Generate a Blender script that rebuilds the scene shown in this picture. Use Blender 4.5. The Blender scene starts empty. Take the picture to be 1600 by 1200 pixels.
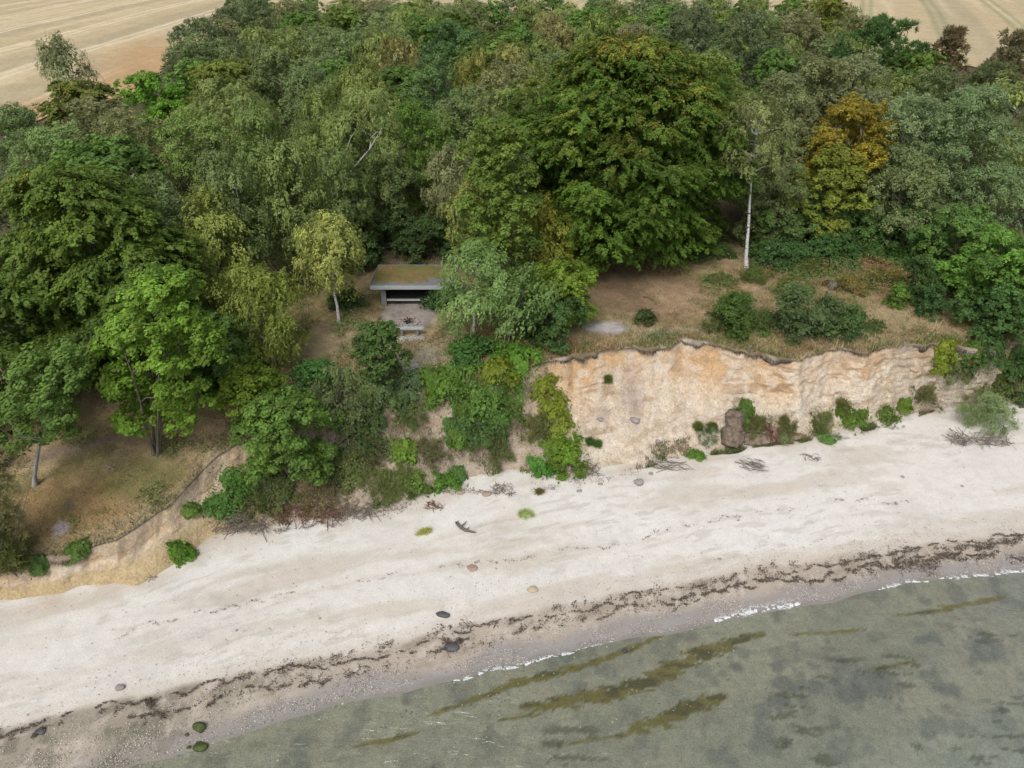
import bpy, math, random
import numpy as np
from math import radians, sin, cos, pi

# ------------------------------------------------------------------ camera, sky, sun, exposure
sc = bpy.context.scene
COL = sc.collection
CAM_H, PITCH, FPX = 24.0, radians(33.0), 1130.0      # metres above the water, downward tilt, focal length in photo pixels
cam = bpy.data.cameras.new("camera")
cam.sensor_width = 36.0
cam.lens = 36.0 * FPX / 1600.0
cam.clip_start, cam.clip_end = 0.5, 3000.0
cam_ob = bpy.data.objects.new("camera", cam)
COL.objects.link(cam_ob)
cam_ob.location = (0, 0, CAM_H)
cam_ob.rotation_euler = (pi / 2 - PITCH, 0, 0)
sc.camera = cam_ob

SUN_EL, SUN_AZ = radians(52), radians(200)            # soft light from behind the camera and a little to the left
world = bpy.data.worlds.new("World")
sc.world = world
world.use_nodes = True
wn = world.node_tree
wn.nodes.clear()
w_out = wn.nodes.new("ShaderNodeOutputWorld")
w_bg = wn.nodes.new("ShaderNodeBackground")
w_sky = wn.nodes.new("ShaderNodeTexSky")
w_sky.sky_type = 'NISHITA'
w_sky.sun_disc = False
w_sky.sun_elevation = SUN_EL
w_sky.sun_rotation = SUN_AZ
w_sky.dust_density = 4.0
w_sky.air_density = 1.0
w_hs = wn.nodes.new("ShaderNodeHueSaturation")
w_hs.inputs['Saturation'].default_value = 0.45        # cloud cover: nearly grey daylight
wn.links.new(w_sky.outputs[0], w_hs.inputs['Color'])
wn.links.new(w_hs.outputs[0], w_bg.inputs[0])
w_bg.inputs[1].default_value = 0.15
wn.links.new(w_bg.outputs[0], w_out.inputs[0])

sun = bpy.data.lights.new("sun", 'SUN')
sun.energy = 1.15
sun.angle = radians(22)
sun.color = (1.0, 0.975, 0.94)
sun_ob = bpy.data.objects.new("sun", sun)
COL.objects.link(sun_ob)
sun_ob.rotation_euler = (pi / 2 - SUN_EL, 0, pi - SUN_AZ)

sc.view_settings.view_transform = 'Standard'
sc.view_settings.look = 'None'
sc.view_settings.exposure = 0.19
sc.view_settings.gamma = 1.0
sc.render.engine = 'CYCLES'
sc.cycles.max_bounces = 6
sc.cycles.diffuse_bounces = 3
sc.cycles.transparent_max_bounces = 8
sc.cycles.caustics_reflective = False
sc.cycles.caustics_refractive = False

RNG = np.random.default_rng(7)

# ------------------------------------------------------------------ maths helpers
def hash2(ix, iy, seed):
    h = (ix.astype(np.int64) * 374761393 + iy.astype(np.int64) * 668265263 + seed * 1442695041) & 0x7fffffff
    h = ((h ^ (h >> 13)) * 1274126177) & 0x7fffffff
    h = ((h ^ (h >> 11)) * 2246822519) & 0x7fffffff
    return (h & 0xffffff) / float(0xffffff)

def vnoise(x, y, seed=0):
    x = np.asarray(x, float); y = np.asarray(y, float)
    x, y = np.broadcast_arrays(x, y)
    ix = np.floor(x); iy = np.floor(y)
    fx = x - ix; fy = y - iy
    fx = fx * fx * (3 - 2 * fx); fy = fy * fy * (3 - 2 * fy)
    a = hash2(ix, iy, seed); b = hash2(ix + 1, iy, seed)
    c = hash2(ix, iy + 1, seed); d = hash2(ix + 1, iy + 1, seed)
    return (a * (1 - fx) + b * fx) * (1 - fy) + (c * (1 - fx) + d * fx) * fy

def fbm(x, y, scale=1.0, octv=4, seed=0):
    x = np.asarray(x, float) / scale; y = np.asarray(y, float) / scale
    s = 0; a = .5; n = 0
    for o in range(octv):
        s = s + a * vnoise(x + 13.7 * o, y + 7.3 * o, seed + o); n += a; a *= .5; x = x * 2.03; y = y * 2.03
    return s / n                                       # 0..1

def sstep(a, b, x):
    t = np.clip((x - a) / (b - a), 0, 1)
    return t * t * (3 - 2 * t)

CP, SP = cos(PITCH), sin(PITCH)
def ray(px, py):
    u = (px - 800) / FPX; v = (py - 600) / FPX
    return u, CP - v * SP, -(SP + v * CP)
def at_z(px, py, z):
    dx, dy, dz = ray(px, py)
    t = (z - CAM_H) / dz
    return dx * t, dy * t, z
def at_y(px, py, Y):
    dx, dy, dz = ray(px, py)
    t = Y / dy
    return dx * t, Y, CAM_H + dz * t

# ------------------------------------------------------------------ the lie of the land: shoreline, cliff foot and cliff top
def curve(pts, sm=0.5):
    w = sorted(at_z(*p) for p in pts)
    X = np.array([p[0] for p in w]); Yv = np.array([p[1] for p in w]); Z = np.array([p[2] for p in w])
    xs = np.arange(-400, 400.01, 0.1)
    ya = np.interp(xs, X, Yv); za = np.interp(xs, X, Z)
    k = np.ones(int(sm / 0.1) * 2 + 1); k /= k.sum()
    pad = len(k) // 2
    f = lambda a: np.convolve(np.pad(a, pad, mode='edge'), k, 'valid')
    return xs, f(ya), f(za)

SH = curve([(-900, 1500, 0), (-300, 1345, 0), (0, 1265, 0), (230, 1196, 0), (400, 1142, 0), (560, 1092, 0), (720, 1060, 0), (900, 1017, 0), (1060, 986, 0),
            (1200, 960, 0), (1300, 937, 0), (1400, 917, 0), (1600, 892, 0), (1900, 850, 0), (2600, 790, 0)], .8)
FT = curve([(-900, 1180, .9), (-200, 985, .9), (0, 938, .9), (100, 924, .9), (180, 908, .95), (215, 915, .95), (270, 882, 1), (305, 858, 1), (325, 838, 1.05), (420, 818, 1.1),
            (520, 812, 1.1), (600, 792, 1.15), (700, 757, 1.2), (780, 735, 1.2), (880, 738, 1.2), (1000, 724, 1.2), (1100, 706, 1.2),
            (1250, 684, 1.2), (1350, 664, 1.2), (1450, 640, 1.2), (1600, 626, 1.2), (1900, 600, 1.2), (2600, 560, 1.2)], .3)
TP = curve([(-900, 1100, 1.8), (-200, 940, 1.8), (0, 893, 1.9), (100, 868, 2.15), (180, 843, 2.35), (262, 792, 2.8), (300, 752, 3.1), (335, 716, 3.5), (370, 692, 3.8), (450, 655, 4.3),
            (560, 622, 4.7), (640, 604, 4.9), (700, 592, 5), (780, 586, 5), (830, 573, 4.9), (900, 556, 4.85), (960, 542, 4.85), (1000, 540, 4.85), (1045, 543, 4.85), (1070, 528, 4.9), (1100, 533, 4.9),
            (1150, 545, 4.85), (1200, 553, 4.85), (1250, 562, 4.85), (1310, 540, 4.9), (1350, 552, 4.9), (1380, 543, 4.9), (1450, 535, 4.9), (1520, 548, 4.8), (1600, 560, 4.8), (1900, 560, 4.8), (2600, 540, 4.8)], .2)
def c_sh(x): return np.interp(x, SH[0], SH[1]) + .5 * (fbm(x, 0 * np.asarray(x), 2.2, 3, 5) - .5)
def c_ft(x): return np.interp(x, FT[0], FT[1]) + .5 * (fbm(x, 0 * np.asarray(x), 1.1, 3, 6) - .5), np.interp(x, FT[0], FT[2])
def c_tp(x): return np.interp(x, TP[0], TP[1]) + .75 * (fbm(x, 0 * np.asarray(x), .9, 5, 8) - .5), np.interp(x, TP[0], TP[2])

def upland(x, y, yt, zt):
    lim = 5.25 + .7 * sstep(45, 110, y)
    ys_ = np.interp(x, TP[0], TP[1]); dn_ = np.maximum(y - ys_ + .35, 0)
    z = zt + (lim - zt) * (1 - np.exp(-dn_ / 6.5)) * sstep(0, .8, y - yt)
    z = z + .12 * (fbm(x, y, 3.0, 3, 11) - .5) * sstep(0, 1.5, y - yt)
    # level ground under and before the shelter
    d = np.hypot((x + 5.6) / 3.2, (y - 37.0) / 3.6)
    return z + (5.15 - z) * (1 - sstep(.8, 1.3, d))

def cliff_b(u):
    return np.where(u < .72, .60 * u / .72, .60 + .40 * (u - .72) / .28)

def ground(x, y):
    x = np.asarray(x, float); y = np.asarray(y, float)
    x, y = np.broadcast_arrays(x, y)
    ys = c_sh(x); yf, zf = c_ft(x); yt, zt = c_tp(x)
    yt = np.maximum(yt, yf + .3)
    z_sea = -1.6 * (1 - np.exp(-np.maximum(ys - y, 0) / 9.0)) 
    ub = np.clip((y - ys) / (yf - ys), 0, 1)
    z_b = zf * (ub ** .85)
    uc = np.clip((y - yf) / (yt - yf), 0, 1)
    z_c = zf + (zt - zf) * cliff_b(uc)
    z = np.where(y < ys, z_sea, np.where(y < yf, z_b, np.where(y < yt, z_c, upland(x, y, yt, zt))))
    return z

def G(px, py, tmax=320):
    dx, dy, dz = ray(px, py)
    t = np.concatenate([np.arange(15, 70, .03), np.arange(70, tmax, .25)])
    z = CAM_H + dz * t
    g = np.maximum(ground(dx * t, dy * t), -3)
    i = int(np.argmax(z < g))
    if z[i] >= g[i]: i = len(t) - 1
    return float(dx * t[i]), float(dy * t[i]), float(g[i])
def gz(x, y): return float(ground(np.array([x]), np.array([y]))[0])

# ------------------------------------------------------------------ mesh and material helpers
def mesh_from(name, V, F, colors=None, smooth=False, extra=None):
    """V (N,3); F (M,k) int array with k = 3 or 4; colors (N,3) linear vertex albedo"""
    V = np.asarray(V, np.float32); F = np.asarray(F, np.int32)
    me = bpy.data.meshes.new(name)
    me.vertices.add(len(V)); me.vertices.foreach_set('co', V.ravel())
    k = F.shape[1]
    me.loops.add(F.size); me.loops.foreach_set('vertex_index', F.ravel())
    me.polygons.add(len(F))
    me.polygons.foreach_set('loop_start', np.arange(0, F.size, k, dtype=np.int32))
    me.polygons.foreach_set('loop_total', np.full(len(F), k, np.int32))
    if smooth: me.polygons.foreach_set('use_smooth', np.ones(len(F), bool))
    if colors is not None:
        c = me.color_attributes.new('tone', 'FLOAT_COLOR', 'POINT')
        cc = np.ones((len(V), 4), np.float32); cc[:, :3] = colors
        c.data.foreach_set('color', cc.ravel())
    if extra:
        for nm, arr in extra.items():
            a = me.attributes.new(nm, 'FLOAT', 'POINT'); a.data.foreach_set('value', np.asarray(arr, np.float32))
    me.update(); me.validate()
    return me

def tag(o, label=None, cat=None, group=None, kind=None):
    if label: o['label'] = label
    if cat: o['category'] = cat
    if group: o['group'] = group
    if kind: o['kind'] = kind
    return o

def obj(name, me, mat=None, parent=None, loc=None):
    o = bpy.data.objects.new(name, me)
    COL.objects.link(o)
    if mat is not None and not me.materials: me.materials.append(mat)
    if parent is not None: o.parent = parent
    if loc is not None: o.location = loc
    return o

def empty(name, loc, rz=0, scale=(1, 1, 1)):
    o = bpy.data.objects.new(name, None)
    COL.objects.link(o); o.location = loc; o.rotation_euler = (0, 0, rz); o.scale = scale
    o.empty_display_size = .3
    return o

def grid_faces(nr, nc):
    i = np.arange(nr - 1)[:, None] * nc + np.arange(nc - 1)[None, :]
    return np.stack([i, i + 1, i + nc + 1, i + nc], -1).reshape(-1, 4)

class MB:
    """collects simple solids into one mesh"""
    def __init__(s): s.V = []; s.F = []; s.n = 0
    def add(s, V, F):
        V = np.asarray(V, float); s.V.append(V)
        for f in F: s.F.append(tuple(int(i) + s.n for i in f))
        s.n += len(V); return s
    def box(s, c, size, rot=(0, 0, 0), taper=1.0, wob=0):
        hx, hy, hz = [a / 2 for a in size]
        P = np.array([[x, y, z] for z in (-1, 1) for y in (-1, 1) for x in (-1, 1)], float)
        P[P[:, 2] > 0, :2] *= taper
        P *= (hx, hy, hz)
        if wob: P += RNG.normal(0, wob, P.shape)
        cx, sx = cos(rot[0]), sin(rot[0]); P = P @ np.array([[1, 0, 0], [0, cx, sx], [0, -sx, cx]])
        cy, sy = cos(rot[1]), sin(rot[1]); P = P @ np.array([[cy, 0, -sy], [0, 1, 0], [sy, 0, cy]])
        cz, sz = cos(rot[2]), sin(rot[2]); P = P @ np.array([[cz, sz, 0], [-sz, cz, 0], [0, 0, 1]])
        P += np.asarray(c, float)
        return s.add(P, [(0, 2, 3, 1), (4, 5, 7, 6), (0, 1, 5, 4), (2, 6, 7, 3), (0, 4, 6, 2), (1, 3, 7, 5)])
    def tube(s, pts, rad, n=6):
        V, F = tube_arrays(pts, rad, n)
        return s.add(V, F)
    def build(s, name, mat, parent=None, bevel=0, smooth=False):
        me = bpy.data.meshes.new(name)
        me.from_pydata([tuple(v) for v in np.concatenate(s.V)], [], s.F); me.update()
        if smooth:
            for p in me.polygons: p.use_smooth = True
        o = obj(name, me, mat, parent)
        if bevel:
            b = o.modifiers.new('bevel', 'BEVEL'); b.width = bevel; b.segments = 2
        return o

def tube_arrays(pts, rad, n=6):
    pts = np.asarray(pts, float); rad = np.broadcast_to(np.asarray(rad, float), (len(pts),))
    tan = np.gradient(pts, axis=0); tan /= np.linalg.norm(tan, axis=1)[:, None] + 1e-9
    ref = np.array([1.0, 0, 0]) if abs(tan[:, 0]).mean() < .7 else np.array([0, 1.0, 0])
    b = np.cross(tan, ref); b /= np.linalg.norm(b, axis=1)[:, None] + 1e-9
    c = np.cross(tan, b)
    a = np.arange(n) * 2 * pi / n
    V = pts[:, None, :] + rad[:, None, None] * (np.cos(a)[None, :, None] * b[:, None, :] + np.sin(a)[None, :, None] * c[:, None, :])
    V = V.reshape(-1, 3)
    F = [(r * n + k, r * n + (k + 1) % n, (r + 1) * n + (k + 1) % n, (r + 1) * n + k) for r in range(len(pts) - 1) for k in range(n)]
    return V, F

def new_mat(name):
    m = bpy.data.materials.new(name); m.use_nodes = True
    nt = m.node_tree; nt.nodes.clear()
    out = nt.nodes.new('ShaderNodeOutputMaterial'); b = nt.nodes.new('ShaderNodeBsdfPrincipled')
    nt.links.new(b.outputs[0], out.inputs[0])
    b.inputs['Roughness'].default_value = .9
    b.inputs['Specular IOR Level'].default_value = .25
    return m, nt, b, out

def nd(nt, typ, **kw):
    n = nt.nodes.new(typ)
    for k, v in kw.items():
        if k.startswith('i_'): n.inputs[k[2:].replace('_', ' ')].default_value = v
        else: setattr(n, k, v)
    return n

def noise_node(nt, scale, detail=6, rough=.6, dist=0, vec=None):
    n = nd(nt, 'ShaderNodeTexNoise'); n.inputs['Scale'].default_value = scale; n.inputs['Detail'].default_value = detail
    n.inputs['Roughness'].default_value = rough; n.inputs['Distortion'].default_value = dist
    if vec is not None: nt.links.new(vec, n.inputs['Vector'])
    return n

def ramp(nt, fac, stops):
    r = nd(nt, 'ShaderNodeValToRGB'); nt.links.new(fac, r.inputs[0])
    el = r.color_ramp.elements
    while len(el) < len(stops): el.new(.5)
    for e, (p, c) in zip(el, stops):
        e.position = p; e.color = (c, c, c, 1) if isinstance(c, (int, float)) else tuple(c) + (1,)
    return r.outputs[0]

def mixc(nt, a, b, fac, mode='MIX'):
    m = nd(nt, 'ShaderNodeMix', data_type='RGBA', blend_type=mode)
    for s, v in ((m.inputs[0], fac), (m.inputs[6], a), (m.inputs[7], b)):
        if hasattr(v, 'is_output') or isinstance(v, bpy.types.NodeSocket): nt.links.new(v, s)
        elif isinstance(v, (int, float)): s.default_value = v if s == m.inputs[0] else (v, v, v, 1)
        else: s.default_value = tuple(v) + (1,)
    return m.outputs[2]

def tone_mat(name, var=.25, scale=3.0, fine=40.0, fine_amt=.2, bump=.3, bump_scale=25.0, bdist=.05, rough=.92, spec=.2, wetattr=False, aniso=None):
    """ground: vertex-painted albedo broken up by two noises, with a bump"""
    m, nt, b, out = new_mat(name)
    at = nd(nt, 'ShaderNodeVertexColor', layer_name='tone')
    geo = nd(nt, 'ShaderNodeNewGeometry')
    vec = geo.outputs['Position']
    if aniso:
        mp = nd(nt, 'ShaderNodeMapping'); mp.inputs['Scale'].default_value = aniso
        nt.links.new(vec, mp.inputs['Vector']); vec = mp.outputs[0]
    n1 = noise_node(nt, scale, 8, .65, .3, vec); n2 = noise_node(nt, fine, 3, .6, 0, vec)
    c = mixc(nt, at.outputs[0], ramp(nt, n1.outputs[0], [(.28, 1 - var), (.72, 1 + var)]), 1.0, 'MULTIPLY')
    c = mixc(nt, c, ramp(nt, n2.outputs[0], [(.3, 1 - fine_amt), (.7, 1 + fine_amt)]), 1.0, 'MULTIPLY')
    nt.links.new(c, b.inputs['Base Color'])
    bp = nd(nt, 'ShaderNodeBump'); bp.inputs['Strength'].default_value = bump; bp.inputs['Distance'].default_value = bdist
    n3 = noise_node(nt, bump_scale, 8, .7, .2, vec)
    nt.links.new(n3.outputs[0], bp.inputs['Height']); nt.links.new(bp.outputs[0], b.inputs['Normal'])
    b.inputs['Specular IOR Level'].default_value = spec
    b.inputs['Roughness'].default_value = rough
    if wetattr:
        a = nd(nt, 'ShaderNodeAttribute', attribute_name='wet')
        mr = nd(nt, 'ShaderNodeMapRange'); nt.links.new(a.outputs['Fac'], mr.inputs[0])
        mr.inputs[3].default_value = rough; mr.inputs[4].default_value = .35
        nt.links.new(mr.outputs[0], b.inputs['Roughness'])
        mr2 = nd(nt, 'ShaderNodeMapRange'); nt.links.new(a.outputs['Fac'], mr2.inputs[0])
        mr2.inputs[3].default_value = .1; mr2.inputs[4].default_value = .5
        nt.links.new(mr2.outputs[0], b.inputs['Specular IOR Level'])
    return m

M = {}
M['sand'] = tone_mat('beach sand', .06, 1.4, 24, .15, .35, 10, .03, wetattr=True)
M['cliff'] = tone_mat('cliff sand', .17, 2.6, 11, .2, .8, 5, .2)
M['earth'] = tone_mat('upland soil', .35, 1.5, 18, .35, .8, 14, .08)
M['seabed'] = tone_mat('seabed', .2, 3, 22, .3, .4, 15, .04)
M['field'] = tone_mat('stubble', .12, .25, 2.2, .14, .4, 3, .1)

def leaf_material():
    m, nt, b, out = new_mat('leaf')
    oi = nd(nt, 'ShaderNodeObjectInfo')
    vc = nd(nt, 'ShaderNodeVertexColor', layer_name='tone')   # r = cluster brightness, g = yellowing, b = leaf random
    sep = nd(nt, 'ShaderNodeSeparateColor'); nt.links.new(vc.outputs[0], sep.inputs[0])
    # yellowing: how much of the crown has turned rides in the object's alpha
    mth = nd(nt, 'ShaderNodeMath', operation='MULTIPLY_ADD', use_clamp=True)
    nt.links.new(sep.outputs[1], mth.inputs[0]); mth.inputs[1].default_value = 4.0
    a2 = nd(nt, 'ShaderNodeMath', operation='MULTIPLY_ADD'); nt.links.new(oi.outputs['Alpha'], a2.inputs[0]); a2.inputs[1].default_value = 4.0; a2.inputs[2].default_value = -4.0
    nt.links.new(a2.outputs[0], mth.inputs[2])
    c = mixc(nt, oi.outputs['Color'], (.30, .26, .04), mth.outputs[0])
    br = nd(nt, 'ShaderNodeMapRange'); nt.links.new(sep.outputs[0], br.inputs[0]); br.inputs[3].default_value = .6; br.inputs[4].default_value = 1.5
    c = mixc(nt, c, br.outputs[0], 1.0, 'MULTIPLY')
    br2 = nd(nt, 'ShaderNodeMapRange'); nt.links.new(sep.outputs[2], br2.inputs[0]); br2.inputs[3].default_value = .82; br2.inputs[4].default_value = 1.22
    c = mixc(nt, c, br2.outputs[0], 1.0, 'MULTIPLY')
    hs = nd(nt, 'ShaderNodeHueSaturation')
    hr = nd(nt, 'ShaderNodeMapRange'); nt.links.new(sep.outputs[2], hr.inputs[0]); hr.inputs[3].default_value = .485; hr.inputs[4].default_value = .51
    nt.links.new(hr.outputs[0], hs.inputs['Hue']); nt.links.new(c, hs.inputs['Color'])
    nt.links.new(hs.outputs[0], b.inputs['Base Color'])
    b.inputs['Roughness'].default_value = .6; b.inputs['Specular IOR Level'].default_value = .3
    tr = nd(nt, 'ShaderNodeBsdfTranslucent'); nt.links.new(hs.outputs[0], tr.inputs[0])
    mx = nd(nt, 'ShaderNodeMixShader'); mx.inputs[0].default_value = .42
    nt.links.new(b.outputs[0], mx.inputs[1]); nt.links.new(tr.outputs[0], mx.inputs[2]); nt.links.new(mx.outputs[0], out.inputs[0])
    return m
M['leaf'] = leaf_material()

def simple_mat(name, c1, c2, scale=8, rough=.85, bump=.4, bdist=.02, stretch=None, spec=.25, dark=None):
    m, nt, b, out = new_mat(name)
    tc = nd(nt, 'ShaderNodeTexCoord'); vec = tc.outputs['Object']
    if stretch:
        mp = nd(nt, 'ShaderNodeMapping'); mp.inputs['Scale'].default_value = stretch; nt.links.new(vec, mp.inputs['Vector']); vec = mp.outputs[0]
    n = noise_node(nt, scale, 8, .65, .4, vec)
    c = ramp(nt, n.outputs[0], [(.3, c1), (.7, c2)])
    if dark:
        n2 = noise_node(nt, dark[1], 4, .6, .6, vec)
        c = mixc(nt, c, dark[0], ramp(nt, n2.outputs[0], [(dark[2], 0.0), (dark[2] + .06, 1.0)]))
    nt.links.new(c, b.inputs['Base Color'])
    bp = nd(nt, 'ShaderNodeBump'); bp.inputs['Strength'].default_value = bump; bp.inputs['Distance'].default_value = bdist
    nt.links.new(n.outputs[0], bp.inputs['Height']); nt.links.new(bp.outputs[0], b.inputs['Normal'])
    b.inputs['Roughness'].default_value = rough; b.inputs['Specular IOR Level'].default_value = spec
    return m
M['bark'] = simple_mat('grey brown bark', (.07, .06, .045), (.2, .18, .145), 6, stretch=(3, 3, .6))
M['pale_bark'] = simple_mat('beech bark', (.2, .21, .2), (.38, .39, .37), 4, stretch=(2, 2, .7))
M['birch_bark'] = simple_mat('birch bark', (.42, .41, .38), (.68, .67, .63), 5, stretch=(1, 1, 2), dark=((.05, .045, .04), 4.0, .56))
M['dead_wood'] = simple_mat('dead wood', (.1, .085, .07), (.26, .22, .18), 7, stretch=(3, 3, .8))
M['grey_plank'] = simple_mat('weathered plank', (.11, .115, .115), (.25, .255, .26), 6, stretch=(.6, 6, 6))
M['light_plank'] = simple_mat('bleached plank', (.27, .29, .30), (.44, .46, .46), 6, stretch=(.6, 6, 6))
M['dark_plank'] = simple_mat('dark inner boards', (.03, .028, .026), (.07, .065, .06), 6)
M['stone_grey'] = simple_mat('grey stone', (.2, .18, .17), (.38, .34, .32), 7)
M['stone_dark'] = simple_mat('dark stone', (.035, .037, .04), (.12, .12, .12), 7, rough=.55)
M['stone_tan'] = simple_mat('tan stone', (.36, .28, .19), (.5, .41, .3), 7)
M['stone_green'] = simple_mat('weedy stone', (.03, .04, .015), (.1, .12, .035), 7, rough=.6)
M['stone_red'] = simple_mat('reddish stone', (.27, .19, .15), (.4, .31, .26), 7)
M['soil_clod'] = simple_mat('earthy root plate', (.075, .055, .042), (.30, .235, .175), 5, bump=.9, bdist=.08)
M['clay_red'] = simple_mat('reddish rotten wood', (.09, .035, .025), (.2, .1, .07), 6)

# ------------------------------------------------------------------ terrain sheets
xs_f = np.arange(-34, 40.01, .1)
xs_c = np.concatenate([-np.geomspace(34.5, 330, 46)[::-1], xs_f, np.geomspace(40.5, 330, 44)])
NC = len(xs_c)
yS = c_sh(xs_c); yF, zF = c_ft(xs_c); yT, zT = c_tp(xs_c)
yT = np.maximum(yT, yF + .3)

def blob(X, Y, px, py, rx, ry, soft=.5, seed=0, ang=0, wob=.5):
    """soft-edged world-space spot centred where photo pixel (px,py) meets the ground"""
    x0, y0, _ = G(px, py)
    dx = X - x0; dy = Y - y0
    c, s = cos(ang), sin(ang)
    ex = (dx * c + dy * s) / rx; ey = (-dx * s + dy * c) / ry
    d = np.hypot(ex, ey) + wob * (fbm(X, Y, max(.25, min(rx, ry) * .7), 4, seed + 50) - .5)
    return 1 - sstep(1 - soft, 1 + soft * .4, d)

def lay(C, col, m):
    m = np.clip(m, 0, 1)[..., None]
    return C * (1 - m) + np.asarray(col, float) * m

def sheet(name, X, Y, Z, C, mat, extra=None):
    V = np.stack([X, Y, Z], -1).reshape(-1, 3)
    me = mesh_from(name, V, grid_faces(*X.shape), C.reshape(-1, 3), smooth=True, extra=extra)
    return tag(obj(name, me, mat), kind='structure')

# --- beach
vb = np.linspace(0, 1, 170)[:, None]
X = np.repeat(xs_c[None, :], 170, 0); Y = yS + (yF - yS) * vb
Z = ground(X, Y - 1e-4); Z[0] = 0; Z[-1] = zF
mid = np.sin(np.pi * vb) ** .5
Z = Z + mid * (.1 * (fbm(X, Y, 2.5, 3, 21) - .5) + .05 * (fbm(X, Y, .5, 3, 22) - .5))
d = Y - yS
along = X * .97 + (Y - yS) * .1
st = fbm(along, d * 5.0, 4.5, 4, 31)                     # streaks that run with the shore
big = fbm(X, Y, 6, 3, 33)
C = np.zeros(X.shape + (3,)) + np.array([.60, .575, .525])
C = lay(C, (.50, .445, .375), sstep(.46, .68, st) * .75)
C = lay(C, (.65, .635, .59), sstep(.55, .75, fbm(along, d * 3, 6, 3, 37)) * .6)
C = lay(C, (.50, .46, .42), sstep(.5, .7, big) * .35)
C = lay(C, (.44, .36, .27), sstep(1.6, .2, yF - Y) * sstep(.4, .6, fbm(X, Y, 1.1, 4, 39)) * .45)
dd = d + 1.0 * (fbm(X, Y, 2.6, 4, 41) - .5)
wlx, wly = np.array([G(px, py)[:2] for px, py in [(-60, 1168), (0, 1150), (80, 1133), (200, 1103), (350, 1070), (500, 1038), (620, 1016), (700, 992), (850, 960), (1000, 932), (1120, 912), (1200, 893), (1350, 875), (1480, 855), (1640, 838)]]).T
C = lay(C, (.40, .36, .31), sstep(.60, .70, fbm(X, Y, .35, 3, 34)) * .14)
C = lay(C, (.42, .38, .33), sstep(.56, .66, fbm(along, d * 4, .8, 4, 35)) * sstep(.45, .6, fbm(X, Y, 3, 3, 36)) * .45)
low = 1 - sstep(-.05, .35, Y - np.interp(X, wlx, wly) - .5 * (fbm(X, Y, 1.5, 4, 41) - .5) - .1)                            # the damp zone below the weed line
C = lay(C, (.50, .44, .37), (1 - sstep(.2, 1.3, Y - np.interp(X, wlx, wly))) * .6)
C = lay(C, (.36, .305, .24), low * .85)
sp = fbm(X, Y, .22, 2, 43)
C = lay(C, (.50, .45, .39), low * sstep(.55, .7, sp) * .6)
C = lay(C, (.24, .2, .15), low * sstep(.55, .75, fbm(along, d * 2.5, 1.6, 4, 47)) * .6)
wet = 1 - sstep(.5, 1.15, dd)
C = lay(C, (.27, .245, .225), wet * .95)
C = lay(C, (.16, .15, .13), (1 - sstep(.0, .35, d + .2 * (fbm(X, Y, 1, 3, 49) - .5))) * .6)
lft = 1 - sstep(-14, -7, X)                              # left end is stonier and darker
C = lay(C, (.24, .215, .165), low * lft * sstep(.3, .6, fbm(X, Y, .8, 4, 53)) * .8)
C = lay(C, (.13, .125, .085), low * lft * sstep(.5, .62, fbm(X, Y, .5, 4, 54)) * .6)
sheet('beach', X, Y, Z, C, M['sand'], {'wet': np.clip(wet + .25 * low, 0, 1).ravel()})

# --- cliff
vc = np.linspace(0, 1, 90)[:, None]
X = np.repeat(xs_c[None, :], 90, 0)
H = (zT - zF)
veg = sstep(-11.4, -10.4, X) * (1 - sstep(1.0, 2.4, X))
bare = 1 - veg
yprof = np.where(vc < .60, .72 * vc / .60, .72 + .28 * (vc - .60) / .40)
Y = yF + (yT - yF) * yprof
Z = zF + H * vc
env = np.sin(np.pi * vc) ** .6
rg = fbm(X * 1.0, Z * .35, .9, 4, 61) - .5                # down-slope rills
lump = fbm(X, Z, .7, 4, 63) - .5
strat = fbm(X * .25, Z * 2.2, .5, 3, 65) - .5
Y = Y - env * (rg * .38 + lump * .34 + strat * .22 + .34 * (fbm(X, Z, .26, 3, 66) - .5)) * (.5 + .5 * np.clip(H / 3, 0, 1))
Y = Y - veg * env * .9 * (fbm(X, Z, 1.6, 4, 67) - .5)
Z = Z + env * .14 * (fbm(X, Y, .5, 3, 69) - .5)
Y[-1] = yT; Y[0] = yF
hrel = vc + .13 * (fbm(X, Z, 1.5, 4, 71) - .5)
C = np.zeros(X.shape + (3,)) + np.array([.64, .485, .325])
C = lay(C, (.60, .52, .41), (1 - sstep(.3, .65, hrel)) * .8)
C = lay(C, (.50, .31, .15), sstep(.5, .74, hrel) * (.5 + .5 * sstep(.35, .6, fbm(X * .6, Z, 1.2, 3, 73))) * (1 - sstep(.93, 1.0, hrel)) * .75)
C = lay(C, (.44, .34, .26), sstep(.55, .7, fbm(X, Z * .6, 2.0, 4, 75)) * .4)
C = lay(C, (.62, .56, .47), sstep(.52, .72, fbm(X * .8, Z * .7, 1.2, 4, 77)) * .5)
C = lay(C, (.32, .2, .11), sstep(.66, .76, fbm(X * .3, Z * 2.5 + .4 * fbm(X, Z, 1, 3, 3), .7, 4, 79)) * .6)
sw = fbm(X, Z, 1.4, 3, 87)
C = lay(C, (.40, .29, .17), sstep(.57, .63, fbm(X * .6 + 2.2 * sw, Z * 4.5 + 5 * sw, .8, 3, 88)) * sstep(.42, .55, fbm(X, Z, 1.8, 3, 89)) * .5)
C = lay(C, (.36, .25, .15), sstep(.62, .72, fbm(X, Z, .28, 3, 90)) * .35)
C = lay(C, (.68, .62, .52), sstep(.55, .7, fbm(X, Z * 1.2, .35, 3, 92)) * .45)
leftb = 1 - sstep(-11.8, -10.8, X)
C = lay(C, (.48, .36, .19), leftb * (1 - sstep(.25, .6, hrel)) * .85)
C = lay(C, (.40, .33, .235), leftb * sstep(.5, .8, hrel) * .7)
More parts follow.
